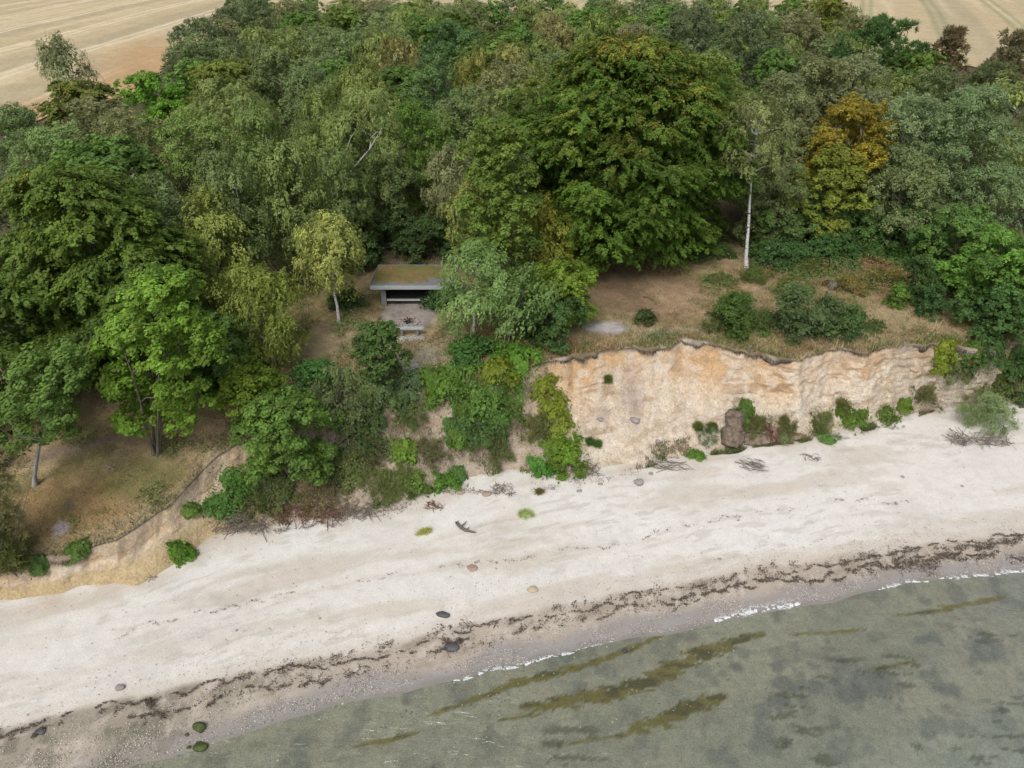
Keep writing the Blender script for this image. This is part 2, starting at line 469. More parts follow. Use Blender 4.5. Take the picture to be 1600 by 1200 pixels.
C = lay(C, (.22, .17, .12), leftb * sstep(.55, .66, fbm(X * 2.2, Z * .5, .5, 4, 95)) * sstep(.3, .6, hrel) * .6)
C = lay(C, (.3, .235, .18), veg * .65)
C = lay(C, (.46, .37, .28), veg * sstep(.5, .65, fbm(X, Z, 1.3, 4, 83)) * .8)
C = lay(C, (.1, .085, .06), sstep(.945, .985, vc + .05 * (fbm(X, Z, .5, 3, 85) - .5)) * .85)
rb = sstep(19.5, 21, X)
C = lay(C, (.36, .31, .24), rb * .5)
# grey-mauve slump below the middle of the bare face
sl = blob(X, Y, 985, 620, .9, 1.6, .7, 3)
C = lay(C, (.36, .29, .25), sl * .6)
sl = blob(X, Y, 940, 645, .7, .5, .6, 4)
C = lay(C, (.4, .31, .24), sl * .6)
sheet('cliff', X, Y, Z, C, M['cliff'])
CLIFF_TOP = (X[-1].copy(), Y[-1].copy(), Z[-1].copy())

# --- upland ground (near part fine, far part coarse)
rows = np.concatenate([np.arange(0, 24, .14), np.geomspace(24.3, 640, 60)])[:, None]
X = np.repeat(xs_c[None, :], len(rows), 0); Y = yT + rows
Z = upland(X, Y, yT, zT); Z[0] = zT
Z = Z + sstep(.2, 1.5, rows) * .1 * (fbm(X, Y, .6, 4, 91) - .5)
g1 = fbm(X, Y, 2.4, 5, 101); g2 = fbm(X, Y, .7, 4, 103)
C = np.zeros(X.shape + (3,)) + np.array([.20, .15, .085])
C = lay(C, (.115, .105, .04), sstep(.45, .6, g1) * .75)
C = lay(C, (.25, .185, .11), sstep(.5, .7, g2) * .6)
C = C * 1.65
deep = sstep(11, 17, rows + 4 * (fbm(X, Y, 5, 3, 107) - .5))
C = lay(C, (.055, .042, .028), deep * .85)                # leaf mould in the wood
mx = lambda *a, **k: blob(X, Y, *a, **k)
# left slope: russet grass, olive near the edge, track under the trees
C = lay(C, (0.260, 0.169, 0.078), mx(110, 790, 2.6, 2.0, seed=1) * .8)
C = lay(C, (0.169, 0.163, 0.052), mx(230, 745, 2.2, 1.3, seed=2) * .7)
C = lay(C, (0.396, 0.341, 0.364), mx(95, 825, .35, .35, seed=3, wob=.9) * .9)
C = lay(C, (0.156, 0.130, 0.111), mx(108, 790, .25, .2, seed=4, wob=.9) * .8)
C = lay(C, (0.247, 0.182, 0.143), mx(120, 700, 2.8, .35, seed=5, ang=.38, wob=.7) * .8)
C = lay(C, (0.374, 0.325, 0.221), mx(330, 745, .35, 1.7, seed=6, wob=.7) * .9)
# clearing in front of the shelter
C = lay(C, (0.325, 0.260, 0.156), mx(520, 530, 2.6, 3.0, seed=7) * .85)
C = lay(C, (0.325, 0.267, 0.163), mx(690, 545, 2.4, 2.4, seed=8) * .8)
C = lay(C, (0.202, 0.189, 0.078), mx(545, 590, 2.2, 1.0, seed=9) * .6)
C = lay(C, (0.299, 0.267, 0.240), mx(640, 492, 1.75, 1.9, .3, seed=10, wob=.25) * .95)
C = lay(C, (0.484, 0.484, 0.473), mx(642, 530, 1.0, .35, seed=11) * .9)
C = lay(C, (0.330, 0.325, 0.247), mx(655, 560, 1.3, 1.2, seed=12) * .8)
C = lay(C, (0.462, 0.440, 0.462), mx(645, 577, .55, .4, seed=13, wob=.9) * .8)
# bare ground right of the shelter
C = lay(C, (0.202, 0.137, 0.085), mx(1000, 450, 4.0, 4.5, seed=14) * .85)
C = lay(C, (0.377, 0.267, 0.163), mx(1075, 470, 3.2, 2.4, seed=15) * .7)
C = lay(C, (0.440, 0.407, 0.407), mx(948, 512, 1.4, .75, seed=16, wob=.8) * .85)
C = lay(C, (0.330, 0.325, 0.247), mx(1060, 522, 2.2, .8, seed=17) * .7)
C = lay(C, (0.286, 0.176, 0.091), mx(1390, 430, 3.0, 3.0, seed=18) * .65)
C = lay(C, (0.351, 0.280, 0.156), mx(1400, 495, 3.5, 1.3, seed=19) * .75)
C = lay(C, (0.351, 0.247, 0.143), mx(1490, 450, 1.4, 1.7, seed=20) * .8)
edge = (1 - sstep(.25, 1.1, rows + .5 * (g2 - .5)))
C = lay(C, (0.351, 0.280, 0.156), edge * .6)
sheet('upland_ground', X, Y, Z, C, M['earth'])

# --- seabed
rows = np.concatenate([np.geomspace(60, 15.2, 10), np.linspace(15, 0, 170)])[:, None]
X = np.repeat(xs_c[None, :], len(rows), 0); Y = yS - rows
Z = -1.6 * (1 - np.exp(-rows / 9.0)) + np.zeros_like(X)
Z = Z + sstep(0, 1, rows) * .12 * (fbm(X, Y, .8, 4, 111) - .5); Z[-1] = 0
C = np.zeros(X.shape + (3,)) + np.array([.285, .275, .21])
C = lay(C, (0.187, 0.198, 0.154), sstep(.44, .66, fbm(X, Y, 2.6, 5, 113)) * .5)
C = lay(C, (0.066, 0.077, 0.074), sstep(.58, .7, fbm(X, Y, .9, 4, 117)) * .4)
C = lay(C, (0.242, 0.220, 0.165), sstep(.55, .7, fbm(X, Y, .25, 3, 119)) * .5 * (1 - sstep(2, 6, rows)))
dl = sstep(8, -12, X) * sstep(1.2, 3.5, rows)             # weedier, darker bottom towards the left
C = lay(C, (0.088, 0.099, 0.091), dl * sstep(.38, .56, fbm(X, Y, 1.1, 5, 121)) * .85)
C = lay(C, (.265, .315, .295), sstep(4, 11, rows) * .8)  # offshore: water depth tint and sky reflection put into the bed colour
for (px, py, r) in [(1270, 1040, .3), (1150, 1042, .3), (1215, 1040, .35), (1440, 1000, .35), (1215, 1095, .5), (1325, 1085, .7), (1550, 1020, .7),
                    (1480, 1080, .6), (1360, 1060, 1.1), (1300, 1065, .3), (1075, 1098, .25), (1530, 1052, .2), (1450, 1150, .3), (1190, 1110, .4), (1270, 1075, .6), (1225, 1070, .5)]:
    C = lay(C, (0.061, 0.072, 0.083), mx(px, py, r, r * .7, seed=px % 17, wob=1.4) * .5)
# olive streaks: wave faces that reflect less sky, put into the bed colour
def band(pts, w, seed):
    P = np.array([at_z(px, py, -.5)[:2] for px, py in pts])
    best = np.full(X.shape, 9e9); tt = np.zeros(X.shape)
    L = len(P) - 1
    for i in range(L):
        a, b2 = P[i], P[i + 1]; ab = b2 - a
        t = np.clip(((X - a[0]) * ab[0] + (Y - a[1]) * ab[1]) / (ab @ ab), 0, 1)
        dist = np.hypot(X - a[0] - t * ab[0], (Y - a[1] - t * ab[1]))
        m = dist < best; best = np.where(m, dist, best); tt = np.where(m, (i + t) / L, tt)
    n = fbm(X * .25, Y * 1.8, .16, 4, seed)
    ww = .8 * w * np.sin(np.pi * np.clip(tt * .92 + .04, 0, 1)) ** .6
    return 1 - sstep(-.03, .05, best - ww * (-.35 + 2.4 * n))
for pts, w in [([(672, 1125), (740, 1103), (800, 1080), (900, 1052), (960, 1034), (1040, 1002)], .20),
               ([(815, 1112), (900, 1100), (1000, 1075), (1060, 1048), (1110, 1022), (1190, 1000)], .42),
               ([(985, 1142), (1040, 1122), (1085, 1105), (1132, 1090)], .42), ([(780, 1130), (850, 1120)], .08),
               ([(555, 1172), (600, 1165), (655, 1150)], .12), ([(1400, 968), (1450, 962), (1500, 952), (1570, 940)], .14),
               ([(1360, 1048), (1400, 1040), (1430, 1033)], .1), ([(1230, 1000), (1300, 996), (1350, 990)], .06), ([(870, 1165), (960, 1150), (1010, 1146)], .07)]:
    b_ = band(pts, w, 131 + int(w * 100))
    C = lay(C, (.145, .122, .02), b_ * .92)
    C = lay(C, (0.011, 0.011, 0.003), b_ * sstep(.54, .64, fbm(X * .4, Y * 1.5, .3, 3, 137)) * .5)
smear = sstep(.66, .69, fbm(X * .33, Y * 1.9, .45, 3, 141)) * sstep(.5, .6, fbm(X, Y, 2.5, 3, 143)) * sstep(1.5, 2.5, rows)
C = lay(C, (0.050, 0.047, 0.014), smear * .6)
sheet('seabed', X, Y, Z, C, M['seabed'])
print('terrain ok')

# ------------------------------------------------------------------ water
def water_mat():
    m = bpy.data.materials.new('shallow water'); m.use_nodes = True
    nt = m.node_tree; nt.nodes.clear()
    out = nt.nodes.new('ShaderNodeOutputMaterial')
    geo = nd(nt, 'ShaderNodeNewGeometry')
    mp = nd(nt, 'ShaderNodeMapping'); mp.inputs['Scale'].default_value = (.45, 1.3, 1); mp.inputs['Rotation'].default_value = (0, 0, -.16)
    nt.links.new(geo.outputs['Position'], mp.inputs['Vector'])
    n1 = noise_node(nt, 2.2, 4, .55, .6, mp.outputs[0]); n2 = noise_node(nt, 9, 3, .5, .3, mp.outputs[0])
    ad = nd(nt, 'ShaderNodeMath', operation='MULTIPLY_ADD'); nt.links.new(n2.outputs[0], ad.inputs[0]); ad.inputs[1].default_value = .22; nt.links.new(n1.outputs[0], ad.inputs[2])
    bp = nd(nt, 'ShaderNodeBump'); bp.inputs['Strength'].default_value = .8; bp.inputs['Distance'].default_value = .11
    nt.links.new(ad.outputs[0], bp.inputs['Height'])
    lw = nd(nt, 'ShaderNodeLayerWeight'); lw.inputs[0].default_value = .5; nt.links.new(bp.outputs[0], lw.inputs['Normal'])
    pw = nd(nt, 'ShaderNodeMath', operation='POWER'); nt.links.new(lw.outputs['Facing'], pw.inputs[0]); pw.inputs[1].default_value = 3.0
    fr = nd(nt, 'ShaderNodeMath', operation='MULTIPLY_ADD'); nt.links.new(pw.outputs[0], fr.inputs[0]); fr.inputs[1].default_value = .9; fr.inputs[2].default_value = .04
    gl = nd(nt, 'ShaderNodeBsdfGlossy'); gl.inputs['Roughness'].default_value = .24; nt.links.new(bp.outputs[0], gl.inputs['Normal'])
    tr = nd(nt, 'ShaderNodeBsdfTransparent'); tr.inputs[0].default_value = (.93, .95, .90, 1)
    k = nd(nt, 'ShaderNodeMath', operation='MULTIPLY', use_clamp=True); nt.links.new(fr.outputs[0], k.inputs[0]); k.inputs[1].default_value = 2.2
    mx = nd(nt, 'ShaderNodeMixShader'); nt.links.new(k.outputs[0], mx.inputs[0])
    nt.links.new(tr.outputs[0], mx.inputs[1]); nt.links.new(gl.outputs[0], mx.inputs[2]); nt.links.new(mx.outputs[0], out.inputs[0])
    return m
rows = np.concatenate([np.geomspace(60, 17.2, 10), np.linspace(17, -.5, 150)])[:, None]
X = np.repeat(xs_c[None, ::2], len(rows), 0); Y = yS[None, ::2] - rows
dd = rows + .5 * fbm(X, Y, 4, 3, 151)
Z = .016 * np.sin(dd * 2 * pi / 1.35 + 3 * fbm(X, Y, 5, 2, 153)) * (.4 + fbm(X, Y, 3, 2, 155)) + .05 * (fbm(X * .5, Y * 1.5, .9, 3, 157) - .5)
Z = Z * sstep(-.5, 2.5, rows)
me = mesh_from('water', np.stack([X, Y, Z], -1).reshape(-1, 3), grid_faces(*X.shape), smooth=True)
water = tag(obj('water', me, water_mat()), kind='structure')

# foam lines where the wavelets break
foam_m, nt_, b_foam, _ = new_mat('foam'); b_foam.inputs['Base Color'].default_value = (.74, .76, .77, 1); b_foam.inputs['Roughness'].default_value = .6
def foam(px0, px1, w0, seed, label, off=0.0, dens=1.0):
    x0 = at_z(px0, 1060 - (px0 - 720) * .19, 0)[0]; x1 = at_z(px1, 1060 - (px1 - 720) * .19, 0)[0]
    r = np.random.default_rng(seed); V = []; F = []
    for q in range(int((x1 - x0) * 800 * dens * w0 / .1)):
        t = r.random(); x = x0 + (x1 - x0) * t
        w = w0 * sin(pi * min(max(t, .02), .98)) ** .5 * (.3 + 1.4 * float(vnoise(x * 2.5, 0, seed)))
        y = float(c_sh(x)) + off + abs(r.normal(0, .5)) * w * (r.random() < .35) * 2 + .12 * (float(vnoise(x * 1.3, 5, seed)) - .5) + r.normal(0, .38) * w
        if vnoise(x * 9, y * 14, seed + 3) < .42: continue
        s = r.uniform(.004, .013); a = r.uniform(0, pi); z = max(gz(x, y), 0) + .012
        n = len(V)
        for k in range(4):
            V.append((x + s * 1.5 * cos(a + k * pi / 2), y + s * sin(a + k * pi / 2), z))
        V.append((x, y, z + s * .8))
        F += [(n + k, n + (k + 1) % 4, n + 4) for k in range(4)]
    me = mesh_from('sea_foam', V, np.array(F), smooth=True)
    tag(obj('sea_foam', me, foam_m), label, 'foam', None, 'stuff')
foam(708, 900, .09, 1, 'thin bright line of foam where a wavelet breaks in the middle of the shore', -.05)
foam(900, 960, .04, 2, 'faint foam trace continuing the middle foam line', 0, .5)
foam(1120, 1255, .2, 3, 'broad patch of white foam on the shore right of the middle', .12)
foam(1380, 1460, .07, 4, 'short foam line near the right end of the shore', .0)
foam(1475, 1640, .09, 5, 'foam line at the far right end of the shore', .0)

# ------------------------------------------------------------------ turf lip hanging over the cliff
m_ = (CLIFF_TOP[0] > -33) & (CLIFF_TOP[0] < 39)
lx = CLIFF_TOP[0][m_]; ly = CLIFF_TOP[1][m_]; lz = CLIFF_TOP[2][m_]
brk = sstep(.44, .56, fbm(lx, lx * 0, 1.7, 4, 167)) * (.15 + .85 * sstep(1.5, 3, lx) + .6 * (1 - sstep(-12, -11, lx)) * sstep(.45, .6, fbm(lx, lx * 0, .8, 3, 169)))
o_ = -.03 + brk * (.03 + .6 * np.clip(fbm(lx, lx * 0, .9, 4, 161) - .42, 0, 1) * 2.2 + .12 * fbm(lx, lx * 0, .15, 2, 4))
th = .01 + brk * (.02 + .4 * np.clip(fbm(lx, lx * 0, .7, 4, 163) - .38, 0, 1) * 2.4 + .08 * fbm(lx, lx * 0, .12, 2, 3))
ins = .35 + .3 * fbm(lx, lx * 0, .6, 3, 165)
gi = upland(lx, ly + ins, ly, lz)
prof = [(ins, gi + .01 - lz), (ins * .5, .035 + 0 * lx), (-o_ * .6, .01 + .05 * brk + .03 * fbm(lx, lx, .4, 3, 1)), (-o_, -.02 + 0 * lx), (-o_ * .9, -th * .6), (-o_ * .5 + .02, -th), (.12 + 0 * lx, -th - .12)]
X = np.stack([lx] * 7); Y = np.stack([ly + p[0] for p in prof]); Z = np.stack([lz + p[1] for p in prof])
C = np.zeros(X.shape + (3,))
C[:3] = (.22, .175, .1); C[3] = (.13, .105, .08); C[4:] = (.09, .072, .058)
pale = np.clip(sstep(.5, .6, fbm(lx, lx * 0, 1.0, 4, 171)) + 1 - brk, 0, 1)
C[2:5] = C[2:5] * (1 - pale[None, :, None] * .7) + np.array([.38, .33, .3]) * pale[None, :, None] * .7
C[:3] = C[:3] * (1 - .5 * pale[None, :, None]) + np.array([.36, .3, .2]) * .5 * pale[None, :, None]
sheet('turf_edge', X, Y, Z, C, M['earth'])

r = np.random.default_rng(88); n_ = 9000
i_ = r.integers(0, len(lx), n_); kb = (brk[i_] + .12) > r.random(n_); i_ = i_[kb]; n_ = len(i_)
P = np.stack([lx[i_] + r.uniform(-.05, .05, n_), ly[i_] - o_[i_] + r.uniform(-.02, .12, n_), lz[i_] + r.uniform(-.08, .04, n_)], -1)
L_ = r.uniform(.05, .3, n_) * (.5 + fbm(lx[i_], lx[i_] * 0, .4, 2, 9)); w_ = np.array([.012, 0, 0]) * r.uniform(.5, 1.6, (n_, 1))
T_ = P + np.stack([r.normal(0, .06, n_), -r.uniform(0, .12, n_), -L_], -1)
V = np.stack([P - w_, P + w_, T_], 1).reshape(-1, 3)
C = np.where(r.random((n_, 1)) < .55, np.array([[.07, .055, .042]]), np.array([[.26, .21, .13]])) * r.uniform(.6, 1.3, (n_, 1))
tag(obj('hanging_roots', mesh_from('hanging_roots', V, np.arange(3 * n_).reshape(-1, 3), np.repeat(C, 3, 0)), M['earth']), 'fringe of fine roots and dead grass hanging from the turf along the cliff lip', 'roots', None, 'stuff')

# ------------------------------------------------------------------ scattered ground stuff
def scatter_mesh(name, P, kind, size, C, seed, upw=1.0):
    """P (N,3) bases; many little pieces in one mesh"""
    r = np.random.default_rng(seed); N = len(P)
    size = np.broadcast_to(size, (N,))
    if kind == 'blade':
        a = r.uniform(0, 2 * pi, N); ln = r.uniform(.15, .8, N) * size; w = size * .09
        side = np.stack([-np.sin(a), np.cos(a), 0 * a], -1) * w[:, None]
        tip = P + np.stack([np.cos(a) * ln, np.sin(a) * ln, size * r.uniform(.6, 1.1, N)], -1)
        V = np.stack([P - side, P + side, tip], 1).reshape(-1, 3)
        F = np.arange(3 * N).reshape(N, 3); CC = np.repeat(C, 3, 0)
    elif kind == 'pebble':
        base = np.array([[1, 0, 0], [0, 1, 0], [-1, 0, 0], [0, -1, 0], [0, 0, 1]], float)
        s = size[:, None, None] * r.uniform(.6, 1.3, (N, 5, 1)); a = r.uniform(0, 2 * pi, N)
        B = base[None] * s * np.array([1, .8, .6])
        x = B[..., 0] * np.cos(a)[:, None] - B[..., 1] * np.sin(a)[:, None]; y = B[..., 0] * np.sin(a)[:, None] + B[..., 1] * np.cos(a)[:, None]
        V = (np.stack([x, y, B[..., 2]], -1) + P[:, None]).reshape(-1, 3)
        f = np.array([[0, 1, 4], [1, 2, 4], [2, 3, 4], [3, 0, 4]])
        F = (np.arange(N)[:, None, None] * 5 + f[None]).reshape(-1, 3); CC = np.repeat(C, 5, 0)
    elif kind == 'flake':
        n = r.normal(0, .55, (N, 3)); n[:, 2] = upw; n /= np.linalg.norm(n, axis=1)[:, None]
        t = np.cross(n, r.normal(0, 1, (N, 3))); t /= np.linalg.norm(t, axis=1)[:, None]; b = np.cross(n, t)
        s = size[:, None]
        V = np.stack([P + t * s, P + b * s * .5 + n * s * .2, P - t * s, P - b * s * .5], 1).reshape(-1, 3)
        F = np.arange(4 * N).reshape(N, 4); CC = np.repeat(C, 4, 0)
    return mesh_from(name, V, F, CC)

M['grass'] = tone_mat('dry grass', .1, 3, 20, .1, 0, 10, .01)
M['weed'] = tone_mat('seaweed wrack', .2, 6, 40, .3, 0, 10, .01, rough=.6)
M['shell'] = tone_mat('shells and pebbles', .1, 6, 30, .15, 0, 10, .01)

r = np.random.default_rng(55)
N = 150000
gx = r.uniform(-26, 33, N); yt_, zt_ = c_tp(gx); yt_ = np.maximum(yt_, c_ft(gx)[0] + .3)
rr = r.random(N) ** 1.3 * 17 - .05
gy = yt_ + rr
pad = np.hypot((gx + 5.4) / 1.9, (gy - 36.3) / 2.6) < 1
bare_m = (blob(gx, gy, 948, 512, 1.3, .7, seed=16) > .4) | (blob(gx, gy, 95, 825, .35, .35, seed=3) > .4) | (blob(gx, gy, 330, 745, .35, 1.6, seed=6) > .4)
dn = fbm(gx, gy, 1.1, 4, 181)
soil = (blob(gx, gy, 1000, 455, 3.8, 3.6, seed=14) > .35) & (r.random(N) < .8)
keep = (~pad) & (~bare_m) & (~soil) & (dn + .35 * (rr < 1.5) > r.uniform(.2, .62, N)) & ~((rr > 9) & (r.random(N) < .6))
gx, gy, rr = gx[keep], gy[keep], rr[keep]
gzv = ground(gx, gy) + .02
hue = fbm(gx, gy, 1.6, 4, 183) + r.normal(0, .08, len(gx))
hs_ = sstep(.42, .6, hue)[:, None]
C = np.array([.40, .315, .175]) * (1 - hs_) + np.array([.17, .18, .06]) * hs_
rus = sstep(.45, .6, fbm(gx, gy, 3.2, 3, 185))[:, None] * .6
C = C * (1 - rus) + np.array([.3, .19, .09]) * rus
C = np.where((gx < -8.5)[:, None], C * np.array([.62, .68, .6]), C) * r.uniform(.5, 1.35, len(gx))[:, None]
sz = r.uniform(.05, .13, len(gx)) * np.where(gx < -8.5, .6, .85) * (1 + 1.5 * np.exp(-rr / .7) * fbm(gx, gy, .8, 2, 3))
me = scatter_mesh('upland_grass', np.stack([gx, gy, gzv], -1), 'blade', sz * 1.8, C, 5)
tag(obj('upland_grass', me, M['grass']), 'dry tan and olive grass growing on the ground above the cliff', 'grass', None, 'stuff')

r = np.random.default_rng(56); N = 300000
gx = r.uniform(-26, 36, N); yt_, zt_ = c_tp(gx); yt_ = np.maximum(yt_, c_ft(gx)[0] + .3)
rr = r.random(N) ** 1.1 * 16 + .25; gy = yt_ + rr
px0, py0, _ = G(1340, 425)
zone = 1.25 * np.exp(-(((gx - px0) / 7.0) ** 2 + ((gy - py0) / 3.4) ** 2) * 1.2)
dn = fbm(gx, gy, 1.3, 4, 211)
keep = (dn + .3 * zone - .02 > r.uniform(.5, .68, N)) & ~((gy > 38.5) & (gx < 2)) & ~(np.hypot((gx + 5.4) / 2.0, (gy - 36.3) / 3.0) < 1) & ~(np.hypot((gx - 5) / 3.6, (gy - 36.3) / 3.0) < 1)
gx, gy = gx[keep], gy[keep]; hgt = r.random(len(gx)) * (.16 + .3 * zone[keep] + .5 * np.clip(fbm(gx, gy, .9, 3, 213) - .3, 0, 1))
hs_ = sstep(.38, .56, fbm(gx, gy, 1.5, 4, 215) + r.normal(0, .06, len(gx)))[:, None]
C = (np.array([.27, .18, .085]) * (1 - hs_) + np.array([.15, .2, .065]) * hs_) * r.uniform(.6, 1.35, (len(gx), 1))
tag(obj('low_undergrowth', scatter_mesh('low_undergrowth', np.stack([gx, gy, ground(gx, gy) + .03 + hgt], -1), 'flake', r.uniform(.03, .07, len(gx)), C, 57), M['grass']),
    'low leafy mat of green and rusty herbs over the open ground above the cliff', 'ground cover', None, 'stuff')

# wrack lines of seaweed
def line_pts(pts, n, spread, seed, thr=.5, clump=.5):
    P = np.array([G(px, py)[:2] for px, py in pts]); rr = np.random.default_rng(seed)
    L = np.r_[0, np.cumsum(np.hypot(*np.diff(P, axis=0).T))]
    s = rr.random(n * 3) * L[-1]
    x = np.interp(s, L, P[:, 0]); y = np.interp(s, L, P[:, 1])
    y = y + .45 * (vnoise(s / 2.1, s * 0, seed + 1) - .5) + .3 * (vnoise(s / .45, s * 0, seed + 2) - .5) + .12 * (vnoise(s / .13, s * 0, seed + 5) - .5)
    dens = fbm(s, s * 0, clump, 3, seed + 3)
    k = dens > thr + rr.normal(0, .04, len(s))
    s, x, y, dens = s[k][:n], x[k][:n], y[k][:n], dens[k][:n]
    sp = spread * (.3 + 3.2 * np.clip(dens - thr, 0, 1))
    return x + rr.normal(0, .04, len(x)), y + rr.normal(0, 1, len(x)) * sp
wl1 = [(-60, 1168), (0, 1150), (80, 1133), (200, 1103), (350, 1070), (500, 1038), (620, 1016), (700, 992), (850, 960), (1000, 932), (1120, 912), (1200, 893), (1350, 875), (1480, 855), (1640, 838)]
wl2 = [(200, 1125), (350, 1092), (560, 1052), (700, 1012), (860, 975), (1000, 950), (1130, 915), (1300, 905), (1420, 880), (1500, 878), (1640, 872)]
wl3 = [(1050, 945), (1180, 915), (1330, 895), (1450, 868), (1560, 860)]
xs_, ys_ = [], []
for a in [line_pts(wl1, 4200, .02, 1, .44, .35), line_pts(wl1, 3400, .16, 2, .55, .22), line_pts(wl2, 3200, .06, 3, .54, .25), line_pts(wl3, 1800, .05, 4, .53, .3), line_pts(wl2, 1800, .22, 21, .55, .15), line_pts(wl3, 1200, .03, 24, .5, .5),
          line_pts([(1400, 890), (1440, 884), (1475, 873), (1500, 873)], 1300, .13, 5, .3), line_pts([(1500, 862), (1600, 842)], 700, .08, 8, .3),
          line_pts([(690, 1012), (722, 1010)], 350, .06, 6, .2), line_pts([(225, 1107), (237, 1110)], 200, .06, 9, .2), line_pts([(55, 1146), (70, 1140)], 250, .06, 10, .2)]:
    xs_.append(a[0]); ys_.append(a[1])
gx = np.concatenate(xs_); gy = np.concatenate(ys_)
P = np.stack([gx, gy, np.maximum(ground(gx, gy), 0) + .05 + r.uniform(-.01, .05, len(gx))], -1)
C = np.array([.10, .08, .06]) * r.uniform(.5, 1.9, len(gx))[:, None]
tag(obj('seaweed_wrack', scatter_mesh('seaweed_wrack', P, 'flake', r.uniform(.015, .048, len(gx)), C, 6), M['weed']),
    'dark brown seaweed washed up in broken lines along the wet edge of the beach', 'seaweed', None, 'stuff')
# faint upper drift lines
xs_, ys_ = [], []
for a in [line_pts([(150, 1000), (290, 968), (420, 935), (560, 905), (680, 890), (760, 882), (830, 868), (990, 845), (1060, 823), (1200, 797), (1310, 785), (1420, 782)], 900, .05, 11, .53, .25),
          line_pts([(420, 830), (520, 815), (640, 790), (700, 775), (790, 768)], 1300, .12, 12, .48, .6),
          line_pts([(960, 720), (1100, 715), (1200, 690), (1300, 680), (1420, 670)], 1100, .1, 13, .5, .6),
          line_pts([(820, 765), (900, 755), (1000, 735)], 400, .2, 14, .5, .5)]:
    xs_.append(a[0]); ys_.append(a[1])
sx = r.uniform(-20, 24, 900); fy = c_ft(sx)[0]; sy_ = c_sh(sx) + r.random(900) * (fy - c_sh(sx))
gx = np.concatenate(xs_ + [sx]); gy = np.concatenate(ys_ + [sy_])
P = np.stack([gx, gy, ground(gx, gy) + .06], -1)
C = np.array([.17, .14, .11]) * r.uniform(.5, 1.8, len(gx))[:, None]
tag(obj('drift_litter', scatter_mesh('drift_litter', P, 'flake', r.uniform(.014, .04, len(gx)), C, 7), M['weed']),
    'thin scattering of twigs and dry weed in faint lines across the pale sand', 'litter', None, 'stuff')
# shells and pebbles
N = 42000
sx = r.uniform(-22, 26, N); dsh = np.abs(r.normal(0, 1, N)) * 1.5 + .1
k = fbm(sx, dsh * 2, .9, 3, 191) + .12 * (sx < -8) > r.uniform(.35, .75, N)
sx, dsh = sx[k], dsh[k]; sy_ = c_sh(sx) + dsh
C = np.where(r.random((len(sx), 1)) < .6, np.array([[.62, .56, .5]]), np.array([[.2, .17, .14]])) * r.uniform(.7, 1.15, len(sx))[:, None]
P = np.stack([sx, sy_, ground(sx, sy_) + .03], -1)
tag(obj('shell_gravel', scatter_mesh('shell_gravel', P, 'pebble', r.uniform(.008, .028, len(sx)), C, 8), M['shell']),
    'pale shells and small pebbles strewn on the damp lower beach', 'shells', None, 'stuff')
# stones in the shallows on the left
N = 2200
sx = r.uniform(-16, 8, N) + r.normal(0, 2, N); dsh = -np.abs(r.normal(0, 2.6, N)); k = fbm(sx, dsh, 1.2, 3, 195) > r.uniform(.35, .65, N)
sx, dsh = sx[k], dsh[k]; sy_ = c_sh(sx) + dsh
C = np.where(r.random((len(sx), 1)) < .4, np.array([[.36, .34, .27]]), np.array([[.2, .21, .18]])) * r.uniform(.6, 1.3, len(sx))[:, None]
tag(obj('seabed_stones', scatter_mesh('seabed_stones', np.stack([sx, sy_, ground(sx, sy_) + .01], -1), 'pebble', r.uniform(.015, .06, len(sx)), C, 9), M['shell']),
    'small stones lying under the shallow water', 'stones', None, 'stuff')

r = np.random.default_rng(77); N = 90000
sx = r.uniform(-12, 30, N); ft_, _z = c_ft(sx); tp_, _z2 = c_tp(sx); t_ = r.random(N)
mid_ = (sx < 1.8)
sy_ = np.where(mid_, ft_ - .2 + (tp_ - ft_ + .5) * t_, ft_ - .35 + (tp_ - ft_) * .22 * t_ ** 1.8)
dn = fbm(sx, sy_, .8, 4, 221) + .06 * mid_
k = (dn > r.uniform(.5, .64, N)) & (mid_ | (sx > 6.0 + r.exponential(1.5, N)))
sx, sy_ = sx[k], sy_[k]
hs_ = sstep(.42, .58, fbm(sx, sy_, .7, 3, 223) + r.normal(0, .05, len(sx)))[:, None]
C = (np.array([.30, .24, .15]) * (1 - hs_) + np.array([.13, .16, .06]) * hs_) * r.uniform(.5, 1.35, (len(sx), 1))
tag(obj('bank_grass', scatter_mesh('bank_grass', np.stack([sx, sy_, ground(sx, sy_) + .02], -1), 'blade', r.uniform(.08, .26, len(sx)), C, 78), M['grass']),
    'ragged dry and green grass clinging to the bank and the cliff foot', 'grass', None, 'stuff')
# crumbled sand and roots on the cliff face
N = 2600
sx = r.uniform(2, 24, N); t_ = r.random(N); ft_, _z = c_ft(sx); tp_, _z2 = c_tp(sx)
sy_ = ft_ + (tp_ - ft_) * t_ * .7 - .1
C = np.where(r.random((N, 1)) < .8, np.array([[.5, .42, .32]]), np.array([[.3, .23, .16]])) * r.uniform(.7, 1.2, N)[:, None]
tag(obj('fallen_crumbs', scatter_mesh('fallen_crumbs', np.stack([sx, sy_, ground(sx, sy_) + .1], -1), 'pebble', r.uniform(.012, .04, N), C, 10), M['shell']),
    'crumbs of sand and soil fallen down the bare cliff face', 'soil crumbs', None, 'stuff')

